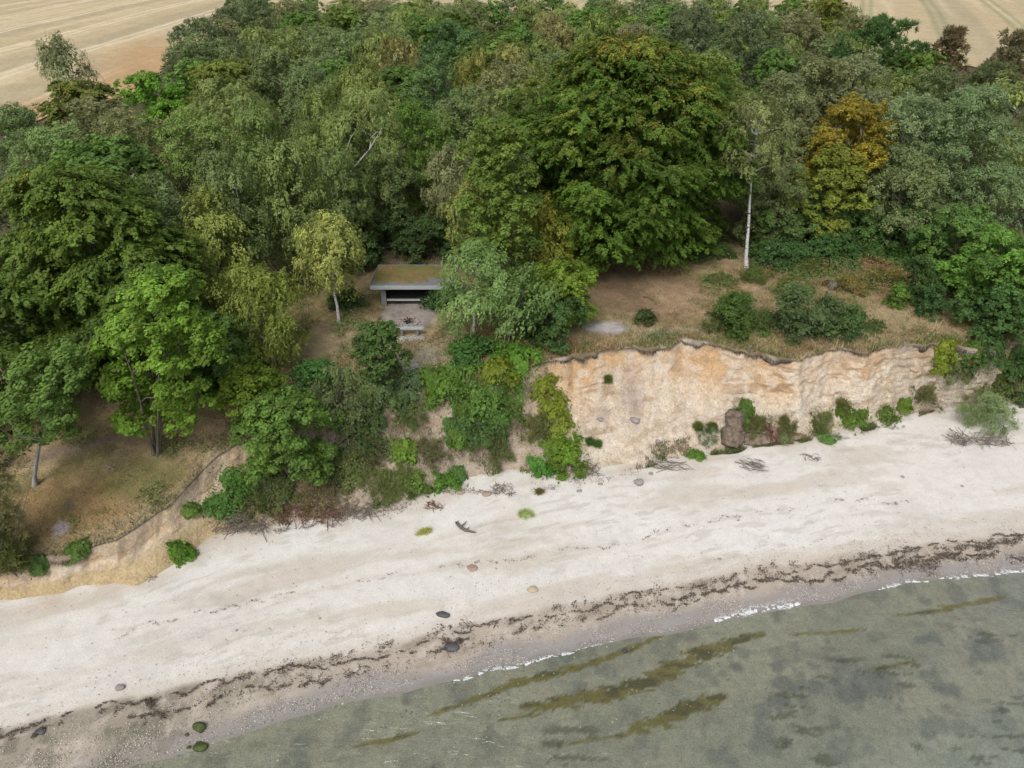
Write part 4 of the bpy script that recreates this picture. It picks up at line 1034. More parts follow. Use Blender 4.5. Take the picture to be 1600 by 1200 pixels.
# --- second rank, from left to right
L2 = [
 (60, 195, 170, 'willow', SAGE, .25, 9.0, 'pale sage green sallow behind the big left beech'),
 (185, 178, 150, 'willow', TAN, .35, 9.0, 'tan and olive sallow below the vivid green maple'),
 (228, 272, 118, 'willow', (.115, .14, .075), .25, 8.5, 'soft grey-green sallow right of the big left beech'),
 (312, 300, 118, 'birch', (.18, .19, .065), .45, 7.5, 'yellow-green birch above the bright round maple'),
 (292, 168, 135, 'willow', GREY, .25, 9.5, 'rounded grey-green sallow in the left middle of the wood'),
 (395, 160, 120, 'birch', GREY, .3, 10.5, 'tall drooping grey-green birch left of the shelter group'),
 (440, 215, 115, 'birch', (.12, .14, .06), .3, -40, 'drooping birch with white stems above the pale yellow birch'),
 (500, 140, 125, 'birch', (.13, .15, .06), .35, -47, 'olive birch left of the big-limbed white birch'),
 (562, 145, 150, 'birch', (.125, .145, .065), .4, -47, 'tall birch with big bare white limbs behind the shelter'),
 (640, 160, 120, 'willow', (.08, .125, .03), .3, -49, 'green beech with thin yellow tips left above the shelter'),
 (690, 175, 95, 'birch', (.10, .13, .05), .3, -50, 'narrow birch between the shelter and the huge beech'),
 (600, 232, 105, 'willow', (.085, .105, .05), .2, -46, 'dark drooping tree directly behind the shelter'),
 (778, 182, 150, 'maple', (.088, .118, .03), .25, 10.5, 'fresh green beech at the left shoulder of the huge beech'),
 (1225, 118, 130, 'willow', (.12, .125, .075), .3, -51, 'olive grey sallow behind the white-trunked birch'),
 (1295, 92, 150, 'willow', (.13, .13, .08), .3, 10.0, 'dull tan-green sallow left of the orange maple'),
 (1348, 162, 175, 'maple', ORANGE, .25, -49, 'orange and gold maple in the right part of the wood'),
 (1310, 235, 120, 'maple', (.12, .13, .03), .45, -46, 'half-turned green maple left below the orange maple'),
 (1450, 150, 150, 'willow', (.13, .155, .10), .1, -48, 'large grey-green poplar right of the orange maple'),
 (1540, 138, 170, 'willow', (.115, .145, .09), .15, -47, 'broad grey-green poplar near the right edge'),
 (1560, 255, 140, 'willow', (.10, .13, .075), .1, -43.5, 'grey-green poplar low at the right edge'),
 (1430, 250, 130, 'willow', (.12, .135, .075), .2, -45, 'drooping sage poplar below the large grey-green one'),
 (1225, 215, 110, 'willow', (.10, .115, .06), .3, -46, 'shaded sallow right of the white birch trunk'),
 (520, 235, 110, 'birch', (.10, .125, .055), .25, -43, 'shaded birch behind the pale yellow birch'),
 (340, 235, 120, 'birch', (.095, .115, .055), .2, 9.0, 'dark grey-green birch between the left sallows'),
 # third rank
 (85, 52, 92, 'birch', (.13, .135, .085), .1, 10.5, 'lone sparse grey birch standing against the stubble field'),
 (112, 120, 155, 'beech', (.085, .095, .028), .45, 8.5, 'dark olive beech at the left end of the wood, below the lone birch'),
 (20, 165, 130, 'willow', (.09, .12, .06), .2, 8.5, 'green sallow at the far left edge by the stubble'),
 (236, 112, 125, 'maple', VIVID, .0, 9.0, 'vivid bright green maple by the corner of the stubble field'),
 (335, 78, 165, 'beech', (.10, .115, .03), .55, 10.0, 'wide beech turning yellow and orange at its top, near the field corner'),
 (425, 75, 120, 'willow', (.12, .14, .075), .2, 10.0, 'grey-green rounded tree right of the yellowing beech'),
 (480, 105, 115, 'willow', (.105, .13, .07), .2, 9.5, 'soft green tree in the left middle of the wood'),
 (300, 30, 120, 'willow', (.085, .10, .06), .1, 9.5, 'dark grey-green tree at the wood edge beside the stubble field'),
 (372, -2, 140, 'willow', (.09, .105, .065), .1, 10.0, 'big grey-green tree at the top left corner of the wood'),
 (560, 92, 110, 'birch', (.13, .14, .055), .4, 9.5, 'rusty olive birch in the middle distance'),
 (615, 62, 110, 'birch', (.15, .13, .065), .4, 9.5, 'tan birch left of the teal-green trees'),
 (672, 88, 110, 'willow', (.08, .115, .055), .1, 9.5, 'green drooping tree in the middle of the wood'),
 (712, 38, 150, 'willow', TEAL, .05, 9.5, 'teal-green wide tree in the upper middle of the wood'),
 (742, 75, 82, 'birch', (.15, .145, .05), .5, 9.5, 'golden olive birch, left one of two above the huge beech shoulder'),
 (800, 68, 92, 'birch', (.16, .15, .065), .45, 9.5, 'golden olive birch, right one of two above the huge beech shoulder'),
 (855, 100, 110, 'birch', (.13, .14, .055), .4, 9.5, 'olive birch at the upper left of the huge beech'),
 (860, 22, 110, 'birch', (.15, .13, .07), .35, 9.5, 'brownish birch in the upper middle by the far edge'),
 (930, 25, 115, 'birch', (.115, .14, .05), .3, 9.5, 'green birch beyond the top of the huge beech'),
 (985, 42, 120, 'willow', (.14, .12, .085), .3, 9.5, 'dull brown-grey tree peeping over the huge beech'),
 (1090, 12, 130, 'willow', (.095, .105, .07), .15, 10.5, 'grey tree with bare white twigs above the huge beech right side'),
 (1175, 22, 140, 'willow', (.08, .095, .058), .15, 11, 'dark grey-green tree in the upper right middle'),
 (1120, 85, 100, 'beech', (.10, .13, .03), .45, 10, 'yellow-green beech behind the right shoulder of the huge beech'),
 (1228, 72, 120, 'beech', (.065, .105, .03), .25, 9.5, 'green beech below the dark grey-green trees'),
 (1300, -5, 130, 'beech', (.105, .115, .028), .5, 10, 'yellow-tipped beech reaching the top of the photo, right of middle'),
 (1255, 20, 90, 'willow', (.13, .115, .08), .3, 9.0, 'half-bare tan tree before the right stubble field'),
 (1390, 28, 185, 'pine', (.05, .085, .035), .05, 11.0, 'broad dark green pine against the right stubble field'),
 (1440, 62, 110, 'beech', (.085, .12, .03), .35, 9.5, 'green and yellow beech between the dark pine and the brown spruce'),
 (1350, 92, 150, 'willow', (.12, .125, .085), .2, 10.0, 'pale grey-olive tree above the orange maple'),
 (1500, 34, 108, 'spruce', BROWN, .0, 10.5, 'dying brown spruce against the right stubble field'),
 (1592, 40, 130, 'spruce', (.12, .10, .075), .0, 10.5, 'brown-grey spruce at the top right corner'),
 (1560, 95, 120, 'pine', (.085, .095, .055), .1, 9.0, 'grey-green pine below the corner spruce'),
 (1480, 110, 120, 'willow', (.085, .10, .055), .1, 9.0, 'shaded green tree below the brown spruce'),
]
for i, (px, pt, w, sp, col, au, h, lab) in enumerate(L2):
    nm = {'willow': 'sallow_tree'}.get(sp, sp + '_tree')
    if 'poplar' in lab: nm = 'poplar_tree'
    TR(px, pt, w, sp, col, au, h=h if h > 0 else None, Y=-h if h < 0 else None, label=lab, name=nm, var=20 + i % 4, rz=i * 1.7)
print('placed', len(PLACED))

# --- fill the wood behind with trees wherever the ground is still open
r = np.random.default_rng(4242)
cand = []
def in_wood(x, y):
    if x < np.interp(y, Ly, Lx) + 3: return False
    if y > np.interp(x, Rx, Ry) - 4: return False
    if abs(x) > y * .98 + 3: return False
    yt = float(c_tp(np.array([x]))[0][0])
    if x > 3 and y < 47.5: return False
    if -12 < x < 4 and y < 43: return False
    return y > yt + 13
pool = []
def uv(x, y, z):
    d = y * CP - (z - CAM_H) * SP
    return 800 + FPX * x / d, 600 - FPX * (y * SP + (z - CAM_H) * CP) / d
OPEN = ([-400, 0, 60, 110, 180, 235, 262, 300, 345, 420, 1280, 1345, 1400, 1450, 1480, 1540, 1600, 2000], [260, 175, 150, 140, 128, 118, 75, 40, 2, -60, -60, 14, 50, 62, 100, 120, 125, 160])
for _ in range(9000):
    y = r.uniform(34, 118); x = r.uniform(-75, 90)
    if not in_wood(x, y): continue
    pu, pv = uv(x, y, gz(x, y) + 9.6)
    if pv < np.interp(pu, *OPEN): continue
    rad = r.uniform(2.6, 3.5)
    if all(math.hypot(x - a, y - b) > (rad + c) * .78 for a, b, c, d in PLACED + pool):
        pool.append((x, y, rad, 0))
KINDS = [('birch', (.125, .14, .06), .35, 'birch_tree', 'olive grey birch'),
         ('willow', (.10, .12, .065), .15, 'sallow_tree', 'rounded grey-green sallow'),
         ('willow', (.13, .125, .075), .3, 'sallow_tree', 'dull olive-tan sallow'),
         ('beech', (.08, .11, .03), .4, 'beech_tree', 'green beech with yellow tips'),
         ('maple', (.075, .12, .035), .15, 'maple_tree', 'plain green maple')]
KG = ['olive birches filling the wood', 'grey-green sallows filling the wood', 'tan sallows filling the wood', 'green beeches filling the wood', 'green maples filling the wood']
import re as _re
named = []
for lab, x, y, zt_, w in SEEN:
    m_ = _re.match(r"^(.*?\b(?:tree|birch|beech|maple|sallow|poplar|pine|spruce|shrub)\b)", lab or '')
    if m_ and y > 30: named.append((m_.group(1), x, y, zt_))
NM = [(n, *uv(x, y, z)) for n, x, y, z in named]
used = set(); WORDS = ['', 'rather small ', 'fairly tall ', 'broad ', 'narrow ', 'loose ', 'dense ']
for i, (x, y, rad, _) in enumerate(pool):
    q = float(fbm(x, y, 9, 2, 77)) + r.normal(0, .13)
    k = 0 if q < .42 else 1 if q < .52 else 2 if q < .58 else 3 if q < .66 else 4
    sp, col, au, nm, lab = KINDS[k]
    lim = CAM_H - y * .088 - gz(x, y)                            # the field just shows over the far crowns
    h = r.uniform(7.8, 9.8)
    if y > 92 and -35 < x < 70: h = min(h, max(lim + .5, 5.5))
    f = r.uniform(.85, 1.15)
    pu, pv = uv(x, y, gz(x, y) + h)
    lab0 = None
    for n_, a_, b_ in sorted(NM, key=lambda t: math.hypot(t[1] - pu, (t[2] - pv) * 1.4))[:5]:
        dx_, dy_ = pu - a_, pv - b_
        where = ('just right of' if dx_ > 0 else 'just left of') if abs(dx_) > abs(dy_) * 1.2 else ('just behind' if dy_ < 0 else 'just in front of')
        cand_ = '%s %s the %s' % (lab, where, n_)
        if cand_ not in used and len(cand_.split()) <= 16: lab0 = cand_; break
    if lab0 is None: lab0 = lab + ' deep in the body of the wood'
    used.add(lab0)
    plant(sp, x, y, rad * 2 * 1.15, h, tuple(c * f for c in col), au, nm, lab0, 'tree', KG[k], var=60 + i % 4, rz=r.uniform(0, 6.28), unique=False)
print('wood trees', len(pool), 'total', len(PLACED))

# ------------------------------------------------------------------ bushes and creepers on the bank and the cliff
def BU(px, py, wpx, h, sp, color, au, label, name='bramble_bush', cat='bush', var=0, depth=1.0, group=None, parts=('stems', 'foliage')):
    """a low bush whose middle stands where photo pixel (px, py) meets the ground; it hugs the slope"""
    x, y, z = G(px, py)
    t = y / ray(px, py)[1]
    return plant(sp, x, y, wpx * t / FPX, h, color, au, name, label, cat, group, var, conform=True, parts=parts)
IVY = (.075, .125, .026); YG = (.125, .145, .02); DG = (.06, .10, .035); BR = (.15, .12, .085)
bank = [
 (700, 615, 111, 0.94, 'leafy_bush', IVY, .2, 'bright green bramble thicket at the top of the bank below the clearing'),
 (755, 640, 111, 1.01, 'leafy_bush', (.075, .13, .035), .3, 'deep green bramble thicket right of the bright bramble at the bank top'),
 (740, 672, 94, 0.86, 'bush', DG, .15, 'dull green tangled bush hanging down the middle of the bank'),
 (718, 690, 39, 0.65, 'leafy_bush', IVY, .2, 'small bright bramble tongue reaching down the bank'),
 (800, 655, 51, 0.79, 'bush', (.085, .12, .035), .35, 'olive bush at the right side of the big bank thicket'),
 (740, 556, 90, .8, 'leafy_bush', (.05, .105, .03), .0, 'low green nettle patch under the light green young birch'),
 (800, 562, 95, .7, 'leafy_bush', (.085, .16, .03), .15, 'low green creeper mat below the dark bush tree'),
 (782, 590, 75, .6, 'leafy_bush', YG, .25, 'yellow-green creeper at the lip of the bank'),
 (722, 578, 40, .6, 'leafy_bush', (.045, .1, .04), .0, 'small blue-green leafy clump beside the trampled ground'),
 (855, 614, 56, .6, 'leafy_bush', YG, .3, 'yellow-green creeper tuft high on the left end of the bare cliff'),
 (866, 650, 44, .7, 'leafy_bush', YG, .35, 'yellow-green creeper column in the middle of the cliff end'),
 (872, 680, 52, .6, 'leafy_bush', (.14, .165, .03), .4, 'fading yellow creeper low on the cliff end'),
 (884, 722, 84, .8, 'leafy_bush', (.09, .14, .02), .25, 'green bush at the cliff foot where bank and bare cliff meet'),
 (850, 738, 50, .35, 'leafy_bush', (.06, .14, .03), .05, 'flat green mat on the sand left of the cliff foot bush'),
 (701, 760, 46, .45, 'leafy_bush', (.065, .125, .025), .05, 'small bright green mat on the sand below the bank'),
 (716, 742, 20, .3, 'leafy_bush', (.07, .13, .045), .05, 'tiny green tuft above the bright green mat on the sand'),
 (640, 660, 60, .8, 'fine_bush', (.09, .11, .05), .2, 'grey-green scrub at the left of the bank thicket'),
 (628, 715, 46, .8, 'leafy_bush', (.10, .145, .03), .3, 'small yellowish green bush halfway down the bank'),
 (600, 640, 80, 1.3, 'bush', (.075, .105, .05), .2, 'grey-green scrub below the small dark upright tree'),
 (640, 612, 60, .9, 'bush', (.07, .10, .055), .1, 'soft green bush at the lower edge of the clearing'),
 (540, 640, 110, 1.7, 'willow', (.10, .12, .06), .2, 'grey-green sallow scrub left of the small dark tree'),
 (560, 690, 94, 1.22, 'bush', (.055, .08, .03), .25, 'dark tangled scrub on the bank right of the dense maple'),
 (500, 610, 90, 1.5, 'leafy_bush', (.045, .1, .032), .05, 'fresh green elder scrub above the dense bank maple'),
 (545, 745, 86, 0.79, 'bush', (.085, .10, .04), .35, 'olive scrub low on the bank right of the dense maple'),
 (610, 770, 90, .7, 'fine_bush', (.10, .115, .045), .3, 'low olive scrub at the foot of the bank'),
 (650, 765, 50, .6, 'leafy_bush', (.09, .13, .035), .2, 'low green scrub at the right end of the bank foot'),
 (500, 785, 90, .9, 'fine_bush', BR, .1, 'brown dry brush at the foot of the bank', ),
 (440, 770, 77, 0.65, 'bush', (.08, .095, .04), .2, 'dull scrub under the dense bank maple'),
 (370, 770, 80, .9, 'leafy_bush', (.055, .105, .025), .1, 'dark green bramble on the slope below the dense maple'),
 (345, 800, 50, .7, 'leafy_bush', (.06, .12, .03), .15, 'green bramble tongue beside the sandy gully'),
 (405, 795, 70, .7, 'fine_bush', (.09, .10, .045), .2, 'feathery scrub above the dead brushwood'),
 (284, 866, 38, .4, 'leafy_bush', (.07, .13, .02), .05, 'small round green bush on the sandy slope at the left'),
 (122, 866, 34, .35, 'leafy_bush', (.075, .12, .03), .1, 'little green clump on the left cliff edge'),
 (58, 888, 24, .3, 'leafy_bush', (.06, .10, .03), .1, 'tiny dark clump on the left cliff edge'),
 (300, 802, 20, .3, 'leafy_bush', (.08, .12, .03), .1, 'tiny green tuft in the sandy gully'),
 (575, 720, 70, .9, 'fine_bush', (.11, .10, .06), .3, 'half-bare brownish scrub in the middle of the bank'),
 (675, 715, 50, .8, 'fine_bush', (.12, .11, .07), .2, 'grey-brown wiry scrub between the two bank bushes'),
 (840, 680, 60, .8, 'fine_bush', (.11, .11, .05), .3, 'olive-brown wiry scrub left of the yellow creeper column'),
 (780, 715, 50, .6, 'fine_bush', (.10, .105, .055), .2, 'thin wiry scrub above the pale sand of the bank'),
 # right end
 (1545, 560, 70, 1.1, 'leafy_bush', (.05, .085, .03), .1, 'dark green bramble draped over the far right cliff edge'),
 (1590, 575, 60, 1.2, 'leafy_bush', (.045, .08, .028), .1, 'dark bramble at the right edge on the cliff edge'),
 (1585, 600, 60, .8, 'bush', (.07, .08, .035), .3, 'olive brown scrub under the dark bramble at the right edge'),
 (1530, 610, 50, .6, 'fine_bush', (.12, .11, .06), .3, 'dry scrub on the broken cliff above the lone willow bush'),
 (1468, 575, 34, 1.6, 'leafy_bush', YG, .45, 'yellow-green creeper column hanging over the right end of the bare cliff'),
 (1512, 570, 44, .8, 'leafy_bush', (.075, .12, .03), .1, 'green bramble spilling over the broken cliff at the right'),
 (1500, 592, 50, .7, 'bush', (.08, .09, .045), .3, 'dull olive scrub on the broken cliff'),
 (1440, 626, 60, .7, 'fine_bush', (.12, .11, .06), .3, 'brown-olive scrub low on the right cliff'),
 (1412, 636, 22, .4, 'leafy_bush', (.08, .12, .02), .1, 'small green tuft at the cliff foot beside the brown scrub'),
 (1560, 612, 70, .8, 'bush', (.07, .085, .03), .3, 'dark olive scrub at the foot of the right cliff end'),
 (1590, 625, 50, .7, 'bush', (.06, .09, .05), .1, 'blue-green scrub at the right edge on the cliff foot'),
 (1534, 664, 96, 1.7, 'fine_bush', (.17, .2, .125), .05, 'round grey-green willow bush standing alone on the sand at the right'),
 (1330, 655, 56, .4, 'leafy_bush', (.07, .11, .02), .15, 'green mat at the foot of the bare cliff, right part'),
 (1318, 640, 26, .4, 'fine_bush', (.11, .105, .045), .3, 'brown-green tuft above the green mat on the cliff foot'),
 (1384, 652, 40, .35, 'leafy_bush', (.08, .11, .03), .2, 'flat green tuft near the right end of the cliff foot'),
 (1283, 668, 60, .5, 'fine_bush', (.10, .115, .05), .2, 'low mixed scrub on the cliff foot between stump and green mat'),
 (1290, 690, 20, .3, 'leafy_bush', (.10, .17, .06), .0, 'tiny pale green tuft on the sand by the cliff foot scrub'),
 (1160, 655, 30, 1.0, 'leafy_bush', (.075, .12, .03), .2, 'green creeper beside the upright earthy root block'),
 (1180, 672, 50, .7, 'fine_bush', (.10, .10, .045), .2, 'olive scrub between the two stumps at the cliff foot'),
 (1225, 675, 50, .6, 'fine_bush', (.11, .105, .05), .3, 'olive-brown scrub right of the uprooted stump'),
 (1105, 690, 50, .45, 'tussock', (.10, .14, .10), .0, 'blue-green lyme grass clump left of the upright root block'),
 (1090, 672, 14, .4, 'tussock', (.08, .085, .025), .3, 'small dark tuft on the sand left of the root block'),
 (1113, 672, 14, .4, 'tussock', (.09, .09, .03), .3, 'small brownish tuft next to the root block'),
 (1088, 715, 22, .3, 'leafy_bush', (.08, .14, .03), .05, 'tiny bright green tuft at the sand edge below the lyme grass'),
 (1222, 690, 28, .25, 'tussock', (.26, .3, .22), .0, 'pale silvery grass tuft at the cliff foot'),
 (823, 806, 28, .2, 'tussock', (.28, .32, .18), .2, 'pale green grass tuft alone on the open sand'),
 (662, 834, 20, .12, 'tussock', (.33, .3, .14), .4, 'faded yellow grass tuft on the sand left of the driftwood'),
 (843, 771, 9, .16, 'tussock', (.16, .12, .06), .2, 'round brown tussock on the upper sand'),
 (922, 694, 12, .25, 'tussock', (.05, .09, .03), .0, 'dark green dot of a plant on the pale scree, left one'),
 (934, 697, 12, .25, 'tussock', (.06, .10, .03), .0, 'dark green dot of a plant on the pale scree, right one'),
 (950, 597, 8, .3, 'tussock', (.08, .10, .03), .2, 'tiny plant rooted in the upper bare cliff face'),
 # undergrowth right of the huge beech
 (1200, 505, 60, .5, 'bush', (.075, .105, .045), .2, 'low sprawling green clump between the dark rose bush and the grey-green bush'),
 (1365, 515, 46, .4, 'bush', (.08, .11, .045), .2, 'low green clump right of the cliff edge bush row'),
 (1240, 460, 80, .5, 'bush', (.10, .12, .045), .4, 'low rusty green herbs behind the large grey-green bush'),
 (1330, 450, 90, .45, 'bush', (.13, .10, .05), .4, 'rust-brown low bramble right of the old grey stump'),
 (1380, 440, 80, .5, 'bush', (.12, .10, .045), .4, 'rust and green bramble patch in the middle of the right dry slope'),
 (1265, 425, 70, .5, 'bush', (.09, .11, .04), .3, 'olive herb patch left of the old grey stump'),
 (1130, 440, 60, .35, 'bush', (.10, .115, .05), .3, 'low olive grass clump left of the white birch foot'),
 (1215, 415, 130, 1.5, 'leafy_bush', (.055, .10, .04), .1, 'dark bramble mound below the white birch trunk'),
 (1290, 405, 130, 1.5, 'leafy_bush', (.05, .095, .035), .1, 'bramble mound left of the dry slope'),
 (1340, 395, 110, 1.3, 'leafy_bush', (.055, .095, .03), .15, 'bramble mound at the top of the dry slope'),
 (1180, 440, 60, .6, 'fine_bush', (.10, .12, .045), .2, 'low grassy bramble at the foot of the white birch'),
 (1115, 400, 80, .7, 'leafy_bush', (.05, .085, .03), .1, 'shaded bramble under the right side of the huge beech'),
 (1400, 405, 80, .9, 'leafy_bush', (.06, .10, .03), .2, 'bramble edge below the dark thicket at the right'),
 (545, 478, 60, 1.0, 'leafy_bush', (.045, .075, .03), .1, 'low dark bush at the left wall of the shelter'),
 (690, 480, 60, 1.2, 'leafy_bush', (.05, .09, .035), .1, 'dark bush at the right wall of the shelter'),
]
for i, (px, py, w, h, sp, col, au, lab) in enumerate(bank):
    nm = 'bramble_bush'
    if 'scrub' in lab: nm = 'scrub_bush'
    if 'creeper' in lab: nm = 'creeper'
    if 'tuft' in lab or 'mat' in lab or 'clump' in lab or 'plant' in lab or 'tussock' in lab: nm = 'plant_tuft'
    BU(px, py, w * .97, h, sp, col, au, lab, nm, {'creeper': 'creeper', 'plant_tuft': 'plant'}.get(nm, 'bush'), var=100 + i)

# ------------------------------------------------------------------ shelter with mossy roof
shx, shy = at_y(640, 470, 37.4)[0], 37.4
shz = gz(shx, shy)
SX0 = at_y(579, 448, 36.9)[0] - shx; SX1 = SX0 + 4.7
sh = tag(empty('forest_shelter', (shx, shy, shz)), 'low grey wooden shelter with a mossy flat roof and an open front facing the clearing', 'shelter')
mb = MB(); mb.box(((SX0 + SX1) / 2, .95, 1.36), (SX1 - SX0, 2.95, .10), (-.035, 0, 0)); roof_ob = mb.build('roof', M['grey_plank'], sh, .01)
roof_top = lambda yy: 1.415 - .035 * (yy - .95)
mb = MB(); mb.box(((SX0 + SX1) / 2, -.56, 1.35), (SX1 - SX0 + .04, .05, .22)); mb.build('fascia', M['light_plank'], sh, .006)
mb = MB(); mb.box((SX0 - .022, .95, 1.37), (.04, 2.95, .18), (-.035, 0, 0)); mb.build('side_board', M['grey_plank'], sh, .006)
mb = MB(); mb.box((SX1 + .022, .95, 1.37), (.04, 2.95, .18), (-.035, 0, 0)); mb.build('side_board', M['grey_plank'], sh, .006)
mb = MB(); mb.box(((SX0 + SX1) / 2, 2.45, 1.31), (SX1 - SX0 + .04, .05, .2)); mb.build('back_board', M['grey_plank'], sh, .006)
for sx_, w_ in ((SX0 + .62, .26), (SX1 - .62, .26)):
    mb = MB(); mb.box((sx_, -.12, .63), (w_, .16, 1.3)); mb.build('post', M['grey_plank'], sh, .01)
    mb = MB()
    for k_ in range(6): mb.box((sx_ - (.17 if sx_ < 0 else -.17), .12 + k_ * .42, .64), (.05, .40, 1.26 - k_ * .012))
    mb.build('side_wall', M['grey_plank'], sh)
mb = MB()
for k_ in range(8): mb.box(((SX0 + SX1) / 2, 2.3, .12 + k_ * .15), (SX1 - SX0 - 1.3, .04, .145))
mb.build('back_wall', M['dark_plank'], sh)
mb = MB()
for k_ in range(12): mb.box(((SX0 + SX1) / 2, .08 + k_ * .18, .33), (SX1 - SX0 - 1.34, .172, .04))
mb.build('sleeping_platform', M['dark_plank'], sh)
mb = MB(); mb.box(((SX0 + SX1) / 2, -.09, .36), (SX1 - SX0 - 1.52, .09, .11)); mb.build('front_rail', M['light_plank'], sh, .01)
for k_ in range(3):
    mb = MB(); mb.tube([(SX0 + .7 + k_ * (SX1 - SX0 - 1.4) / 2, -.45, 1.29), (SX0 + .7 + k_ * (SX1 - SX0 - 1.4) / 2, 2.2, 1.2)], .05, 8); mb.build('rafter', M['dark_plank'], sh)
# moss cushion on the roof
nx_, ny_ = 150, 90
gx_, gy_ = np.meshgrid(np.linspace(SX0 + .03, SX1 - .03, nx_), np.linspace(-.5, 2.38, ny_))
mm = fbm(gx_ + 9, gy_, .55, 4, 301)
cover = (1 - sstep(.5, .85, mm + .8 * sstep(.15, -.5, gy_) + .6 * sstep(SX1 - 2.4, SX1 - .6, gx_) * sstep(1.1, .2, gy_) + .35 * sstep(SX0 + .35, SX0, gx_) + .4 * sstep(2.25, 2.4, gy_) - .12))
hz_ = roof_top(gy_) - .01 + .075 * cover * (.6 + .8 * fbm(gx_, gy_, .12, 3, 303))
cc_ = np.zeros(gx_.shape + (3,)) + np.array([.17, .145, .05])
cc_ = lay(cc_, (.23, .13, .075), sstep(.5, .68, fbm(gx_, gy_, .4, 4, 305)) * .7)
cc_ = lay(cc_, (.12, .13, .035), sstep(.55, .7, fbm(gx_, gy_, .7, 4, 307)) * .6)
Fm = grid_faces(ny_, nx_); Fm = Fm[(cover.ravel()[Fm] > .06).all(1)]
obj('roof_moss', mesh_from('roof_moss', np.stack([gx_, gy_, hz_], -1).reshape(-1, 3), Fm, cc_.reshape(-1, 3), True), M['grass'], roof_ob)

# bench and fire ring in front of the shelter
bx, by, bz = G(641, 524)
bench = tag(empty('plank_bench', (bx, by, bz)), 'pale plank bench on two posts beside the fire ring before the shelter', 'bench')
mb = MB(); mb.box((0, 0, .43), (1.5, .28, .06), (0, 0, .0)); mb.build('seat', M['light_plank'], bench, .012)
for sx_ in (-.42, .42):
    mb = MB(); mb.box((sx_, 0, .19), (.12, .22, .42)); mb.build('leg', M['grey_plank'], bench, .01)
fx, fy_, fz = G(638, 504)
r = np.random.default_rng(31)
def rock_mesh(size, seed, n=3, rough=.22):
    import bmesh
    bm = bmesh.new(); bmesh.ops.create_icosphere(bm, subdivisions=n, radius=1)
    co = np.array([v.co[:] for v in bm.verts]); rr_ = np.random.default_rng(seed)
    f = 1 + rough * 2 * (fbm(co[:, 0] * 1.5 + seed, co[:, 1] * 1.5 + co[:, 2] * 1.7, 1.0, 4, seed) - .5)
    for _ in range(5):                                            # a few flattened facets
        d_ = unit(rr_.normal(0, 1, 3)); h_ = co @ d_; f = np.where(h_ * f > .72, .72 / np.maximum(h_, .1), f)
    co = co * f[:, None] * np.asarray(size)
    for v, c in zip(bm.verts, co): v.co = c
    me = bpy.data.meshes.new('rock'); bm.to_mesh(me); bm.free()
    for p in me.polygons: p.use_smooth = True
    return me
for k_ in range(11):
    a_ = k_ * 2 * pi / 11; s_ = r.uniform(.08, .13)
    sx_ = fx + .52 * cos(a_); sy2 = fy_ + .5 * sin(a_)
    red = k_ in (2, 3, 4, 6)
    o = obj('fire_ring_stone', rock_mesh((s_ * 1.2, s_, s_ * .8), 400 + k_, 2), M['stone_red' if red else 'stone_grey'], None, (sx_, sy2, gz(sx_, sy2) + s_ * .4))
    tag(o, ('reddish burnt stone' if red else 'grey stone') + ' in the ring around the campfire place before the shelter', 'stone', 'stones of the campfire ring, %s ones' % ('reddish' if red else 'grey'))
mb = MB()
for k_ in range(7):
    a_ = r.uniform(0, 6.28); mb.tube([(-.28 * cos(a_), -.28 * sin(a_), .04 + .02 * k_), (.28 * cos(a_), .28 * sin(a_), .06 + .025 * k_)], .03, 6)
o = mb.build('charred_sticks', M['dark_plank']); o.location = (fx, fy_, gz(fx, fy_)); tag(o, 'charred sticks heaped in the middle of the fire ring', 'firewood')

# ------------------------------------------------------------------ stones on the beach
def ST(px, py, w, hh, mat, label, name='beach_stone', seed=0, rot=0.0, dep=.8, rough=.22, sink=.35):
    x, y, z = G(px, py); t = y / ray(px, py)[1]; a = w * t / FPX / 2
    o = obj(name, rock_mesh((a, a * dep, a * hh), seed, 3, rough), M[mat], None, (x, y, max(z, -.1) + a * hh * sink)); o.rotation_euler = (0, 0, rot)
    return tag(o, label, 'stone')
ST(692, 961, 24, .42, 'stone_dark', 'smooth dark grey boulder with a pointed end lying on the pale sand', seed=1, rot=-.2, dep=.5)
ST(832, 922, 18, .55, 'stone_tan', 'tan brown boulder on the pale sand in the middle of the beach', seed=2)
ST(998, 756, 18, .6, 'stone_grey', 'grey-brown boulder on the sand near the cliff foot', seed=3)
ST(188, 1076, 15, .8, 'stone_grey', 'brown-grey stone standing on the sand at the lower left', seed=4)
ST(312, 1138, 22, .75, 'stone_green', 'angular green weedy boulder at the water edge', seed=5, rough=.4)
ST(314, 1167, 22, .45, 'stone_green', 'low weed-covered boulder half in the water', seed=6, rough=.3)
ST(295, 1168, 8, .5, 'stone_green', 'little weedy stone left of the half-drowned boulder', seed=7)
ST(292, 1149, 8, .5, 'stone_green', 'little weedy stone left of the angular green boulder', seed=17)
ST(64, 1144, 18, .45, 'stone_dark', 'dark stone in the weed line at the lower left', seed=8)
ST(706, 1012, 24, .4, 'stone_dark', 'dark weedy stone in the weed line in the middle', seed=9)
ST(976, 1018, 10, .5, 'stone_dark', 'small dark stone at the water edge right of the middle', seed=10)
ST(938, 657, 11, .7, 'stone_grey', 'brown stone stuck in the slumped cliff face, left one', seed=11)
ST(992, 658, 18, .5, 'stone_grey', 'brown stone stuck in the slumped cliff face, right one', seed=12, rot=-.5)
ST(720, 770, 14, .5, 'stone_red', 'reddish stone at the upper edge of the sand', seed=13)
ST(760, 772, 16, .4, 'stone_red', 'flat reddish stone right of the small reddish one', seed=14)
ST(738, 888, 20, .2, 'stone_red', 'flat pinkish stone in the faint drift line', seed=15)
